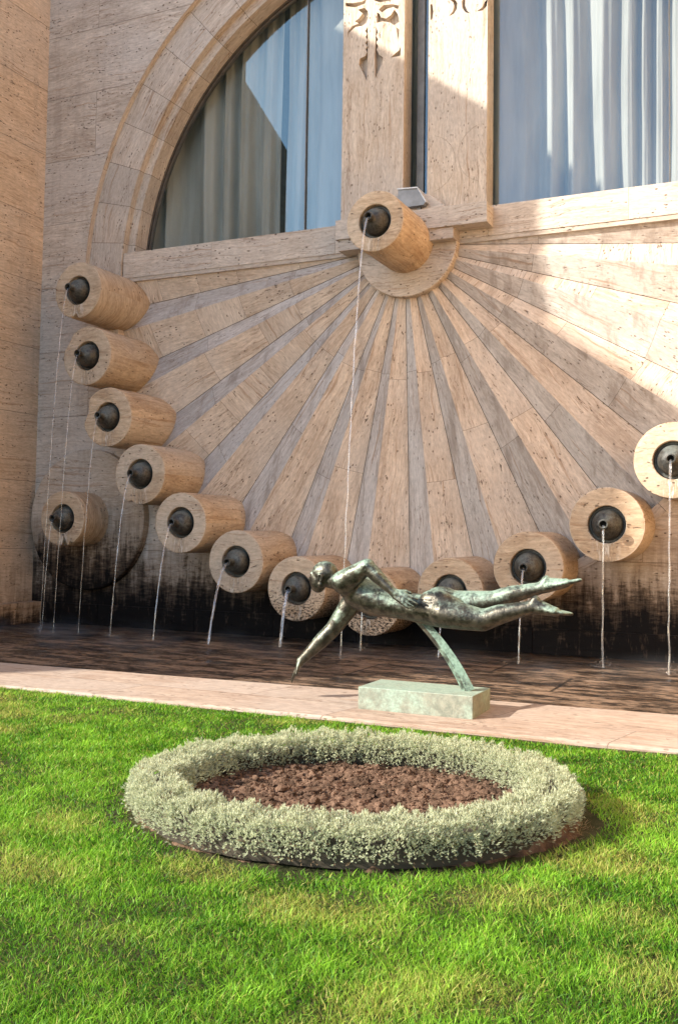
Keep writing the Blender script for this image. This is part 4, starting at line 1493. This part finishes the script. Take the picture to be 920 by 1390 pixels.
broad = np.random.rand(n) < (0.02 + 0.12 * (vnoise(x, y, 3, 11) > 0.62))
W[broad] = 0.006; Hh[broad] *= 0.55
lean = np.random.normal(0, 0.42, (n, 2)) * (1 + 1.2 * broad[:, None]) + np.stack([cl3 - .5, cl2 - .5], 1) * 1.0
D = np.stack([lean[:, 0], lean[:, 1], np.ones(n)], 1); D /= np.linalg.norm(D, axis=1)[:, None]
bend = np.stack([np.random.normal(0, 1, n), np.random.normal(0, 1, n), -0.35 * np.random.rand(n)], 1) * (Hh * 0.45)[:, None]
lightness = np.clip(0.0 + 0.85 * np.random.rand(n) ** 1.3 + 0.5 * (cl - 0.5) + 0.4 * (cl2 - .5), 0, 1)
yel = vnoise(x, y, 1.6, 7) * 0.5 + vnoise(x, y, 5, 8) * 0.5
yside = np.clip((-x - 3.6) / 2.5, 0, 1) * 0.10 + 0.10 * np.exp(-((rho - 0.4) / 0.25) ** 2) + 0.06 * np.clip((x + 1.6) / 1.0, 0, 1)
dryp = np.clip((yel + yside - 0.62) * 4, 0, 0.85)
dry = np.where(np.random.rand(n) < 0.10 + dryp * 0.65, 0.3 + 0.6 * np.random.rand(n), 0.18 * dryp)
g = blades_mesh('grass', np.stack([x, y, z - 0.008], 1), D, W, Hh, bend, lightness, dry, M_grass, 2)
tag(g, 'bright green mown lawn grass with yellowish patches', 'grass', kind='stuff')

# straw and dead stalks on the bare strip
n = 16000
t = np.random.rand(n) * 6.283
off = HW + np.abs(np.random.normal(0.02, 0.12, n))
P = np.array([[*ring_pt(tt, oo)[0], 0.02] for tt, oo in zip(t, off)])
P[:, 2] = [soil_z(a, b) + 0.004 for a, b in P[:, :2]]
ang = np.random.rand(n) * 6.283
D = np.stack([np.cos(ang), np.sin(ang), np.random.uniform(-0.02, 0.5, n)], 1); D /= np.linalg.norm(D, axis=1)[:, None]
Hh = np.random.uniform(0.02, 0.07, n)
o = blades_mesh('straw', P, D, np.full(n, 0.0014), Hh, np.random.normal(0, 0.008, (n, 3)), np.random.rand(n), (np.random.rand(n) < .4) * 0.8, M_straw, 2)
tag(o, 'dead straw scattered on the bare earth round the hedge', 'straw', kind='stuff')

# ---------------------------------------------------------------- hedge ring
hedge = empty('hedge_ring', (RC.x, RC.y, 0))
tag(hedge, 'low ring shaped hedge of silvery sage green leaves round a bare soil bed', 'hedge')


def hedge_prof(s, t):
    """s in 0..1 over the section from the inner foot over the top to the outer foot -> (off, z, nx, nz)"""
    a = math.pi * s
    ca, sa = -math.cos(a), math.sin(a)
    e = 0.55
    off = HW * math.copysign(abs(ca) ** e, ca)
    z_ = 0.03 + (HH - 0.03) * abs(sa) ** e
    return off, z_, ca, sa


mb = MB()
nt_, ns_ = 140, 12
G = []
for i in range(nt_):
    t = 2 * math.pi * i / nt_
    row = []
    for j in range(ns_ + 1):
        off, z_, ca, sa = hedge_prof(j / ns_, t)
        k_ = 0.56 + 0.12 * nz(t * 6, j * .7, 2)
        p, nn = ring_pt(t, off * k_)
        row.append((p.x, p.y, z_ * (0.70 + 0.1 * nz(t * 9, j, 5)) - 0.01))
    G.append(row)
for i in range(nt_):
    for j in range(ns_):
        a, b = G[i], G[(i + 1) % nt_]
        mb.face([a[j], b[j], b[j + 1], a[j + 1]], smooth=True)
world_child(mb.build('stem_core', M_core, weld=True), hedge)  # solid core in dark stem brown, added to block light through the foliage

nspr = 62000
Pl, Dl, Ul = [], [], []
dryl = []
rr = random.Random(21)
for _ in range(nspr):
    t = rr.uniform(0, 2 * math.pi)
    s = rr.uniform(0.0, 1.0)
    off, z_, ca, sa = hedge_prof(s, t)
    lump = 0.036 * nz(t * 9, s * 3, 1) + 0.036 * nz(t * 23, s * 8, 2) + 0.028 * nz(t * 50, s * 16, 3)
    depth = -abs(rr.gauss(0, 0.026)) + lump
    if nz(t * 34, s * 11, 9) < -0.30 and rr.random() < 0.85: continue
    p, nn = ring_pt(t, off + ca * depth)
    zz = z_ + sa * depth
    if zz < 0.015: continue
    low = zz < 0.06
    if low and rr.random() < 0.35: continue
    dvec = Vector((nn.x * ca, nn.y * ca, sa * 0.9 + 0.35)) + Vector((rr.gauss(0, .35), rr.gauss(0, .35), rr.gauss(0, .25)))
    Pl.append((p.x, p.y, zz)); Dl.append(dvec.normalized())
    dryl.append(1.0 if (low and rr.random() < 0.5) or rr.random() < 0.015 else 0.0)
Pn = np.array(Pl); Dn = np.array([tuple(d) for d in Dl]); dn = np.array(dryl)
n = len(Pn)
# each sprig: 6 short blunt leaves round a little shoot
K = 7
P2 = np.repeat(Pn, K, 0); D2 = np.repeat(Dn, K, 0); dr2 = np.repeat(dn, K)
m_ = n * K
idx = np.tile(np.arange(K), n)
rv = np.random.normal(0, 1, (m_, 3)); rv -= D2 * np.sum(rv * D2, 1)[:, None]; rv /= np.linalg.norm(rv, axis=1)[:, None] + 1e-9
up = (0.012 * idx / K)[:, None]
P2 = P2 + D2 * up
LD = D2 * 1.0 + rv * np.where(idx == K - 1, 0.15, 0.85)[:, None]; LD /= np.linalg.norm(LD, axis=1)[:, None]
sd_ = np.cross(LD, rv + 0.01); sd_ /= np.linalg.norm(sd_, axis=1)[:, None] + 1e-9
Hl = np.random.uniform(0.006, 0.015, m_)
rnd = np.clip(np.repeat(np.random.rand(n) * 0.5, K) + 0.55 * np.random.rand(m_), 0, 1)
o = blades_mesh('foliage', P2, LD, np.random.uniform(0.0011, 0.0018, m_), Hl, D2 * 0.003, rnd, dr2 * 0.9, M_sage, 2, side=sd_)
world_child(o, hedge)

# a few pale stones and weeds at the foot of the hedge
for k_, (t_, off_, s_, lab) in enumerate([(R_(218), 0.205, 0.022, 'pale stone on the bare earth at the front left of the hedge'), (R_(210), 0.215, 0.015, 'small pale pebble just left of the larger stone by the hedge')]):
    bm = bmesh.new()
    bmesh.ops.create_icosphere(bm, subdivisions=3, radius=1)
    for v_ in bm.verts:
        v_.co *= 1 + 0.25 * mnoise.noise(v_.co * 1.3 + Vector((k_ * 5, 0, 0)))
        v_.co = Vector((v_.co.x * s_ * 1.4, v_.co.y * s_, v_.co.z * s_ * 0.6))
    me = bpy.data.meshes.new('stone'); bm.to_mesh(me); bm.free(); me.materials.append(M_rock)
    for p in me.polygons: p.use_smooth = True
    o = link('stone', me)
    p, _n = ring_pt(t_, off_)
    o.location = (p.x, p.y, soil_z(p.x, p.y) + s_ * 0.3)
    tag(o, lab, 'stone')

# fine spray hanging over the landing points of the jets
k = NT('spray_mist')
pos = k.n('NewGeometry').outputs[0]
sx_ = k.n('SeparateXYZ', {0: pos})
nn_ = k.noise(k.mapv(pos, (1.1, 1.3, 3.0), (2, 0, 0)), 1, 3, 0.5)
hh_ = k.ss(sx_.outputs[2], -0.08, 0.30, 1.0, 0.0)
yy_ = k.ss(k.math('ABSOLUTE', k.math('ADD', sx_.outputs[1], 2.3)), 0.2, 1.25, 1.0, 0.0)
lf_ = k.ss(sx_.outputs[0], -7.0, -10.5, 0.35, 1.0)
dn_ = k.math('MULTIPLY', k.math('MULTIPLY', hh_, yy_), k.math('MULTIPLY', k.ss(nn_, 0.46, 0.68), lf_))
pv = k.n('VolumePrincipled', {'Color': (0.97, 0.97, 0.98), 'Density': k.math('MULTIPLY', dn_, 0.45), 'Anisotropy': 0.2})
k.t.links.new(pv.outputs[0], k.out.inputs[1])
mb = MB()
mb.box(-12.6, -0.6, -3.6, -1.0, -0.08, 0.32)
tag(mb.build('mist', k.m, weld=True), 'thin white spray drifting over the basin where the jets land', 'mist', kind='stuff')
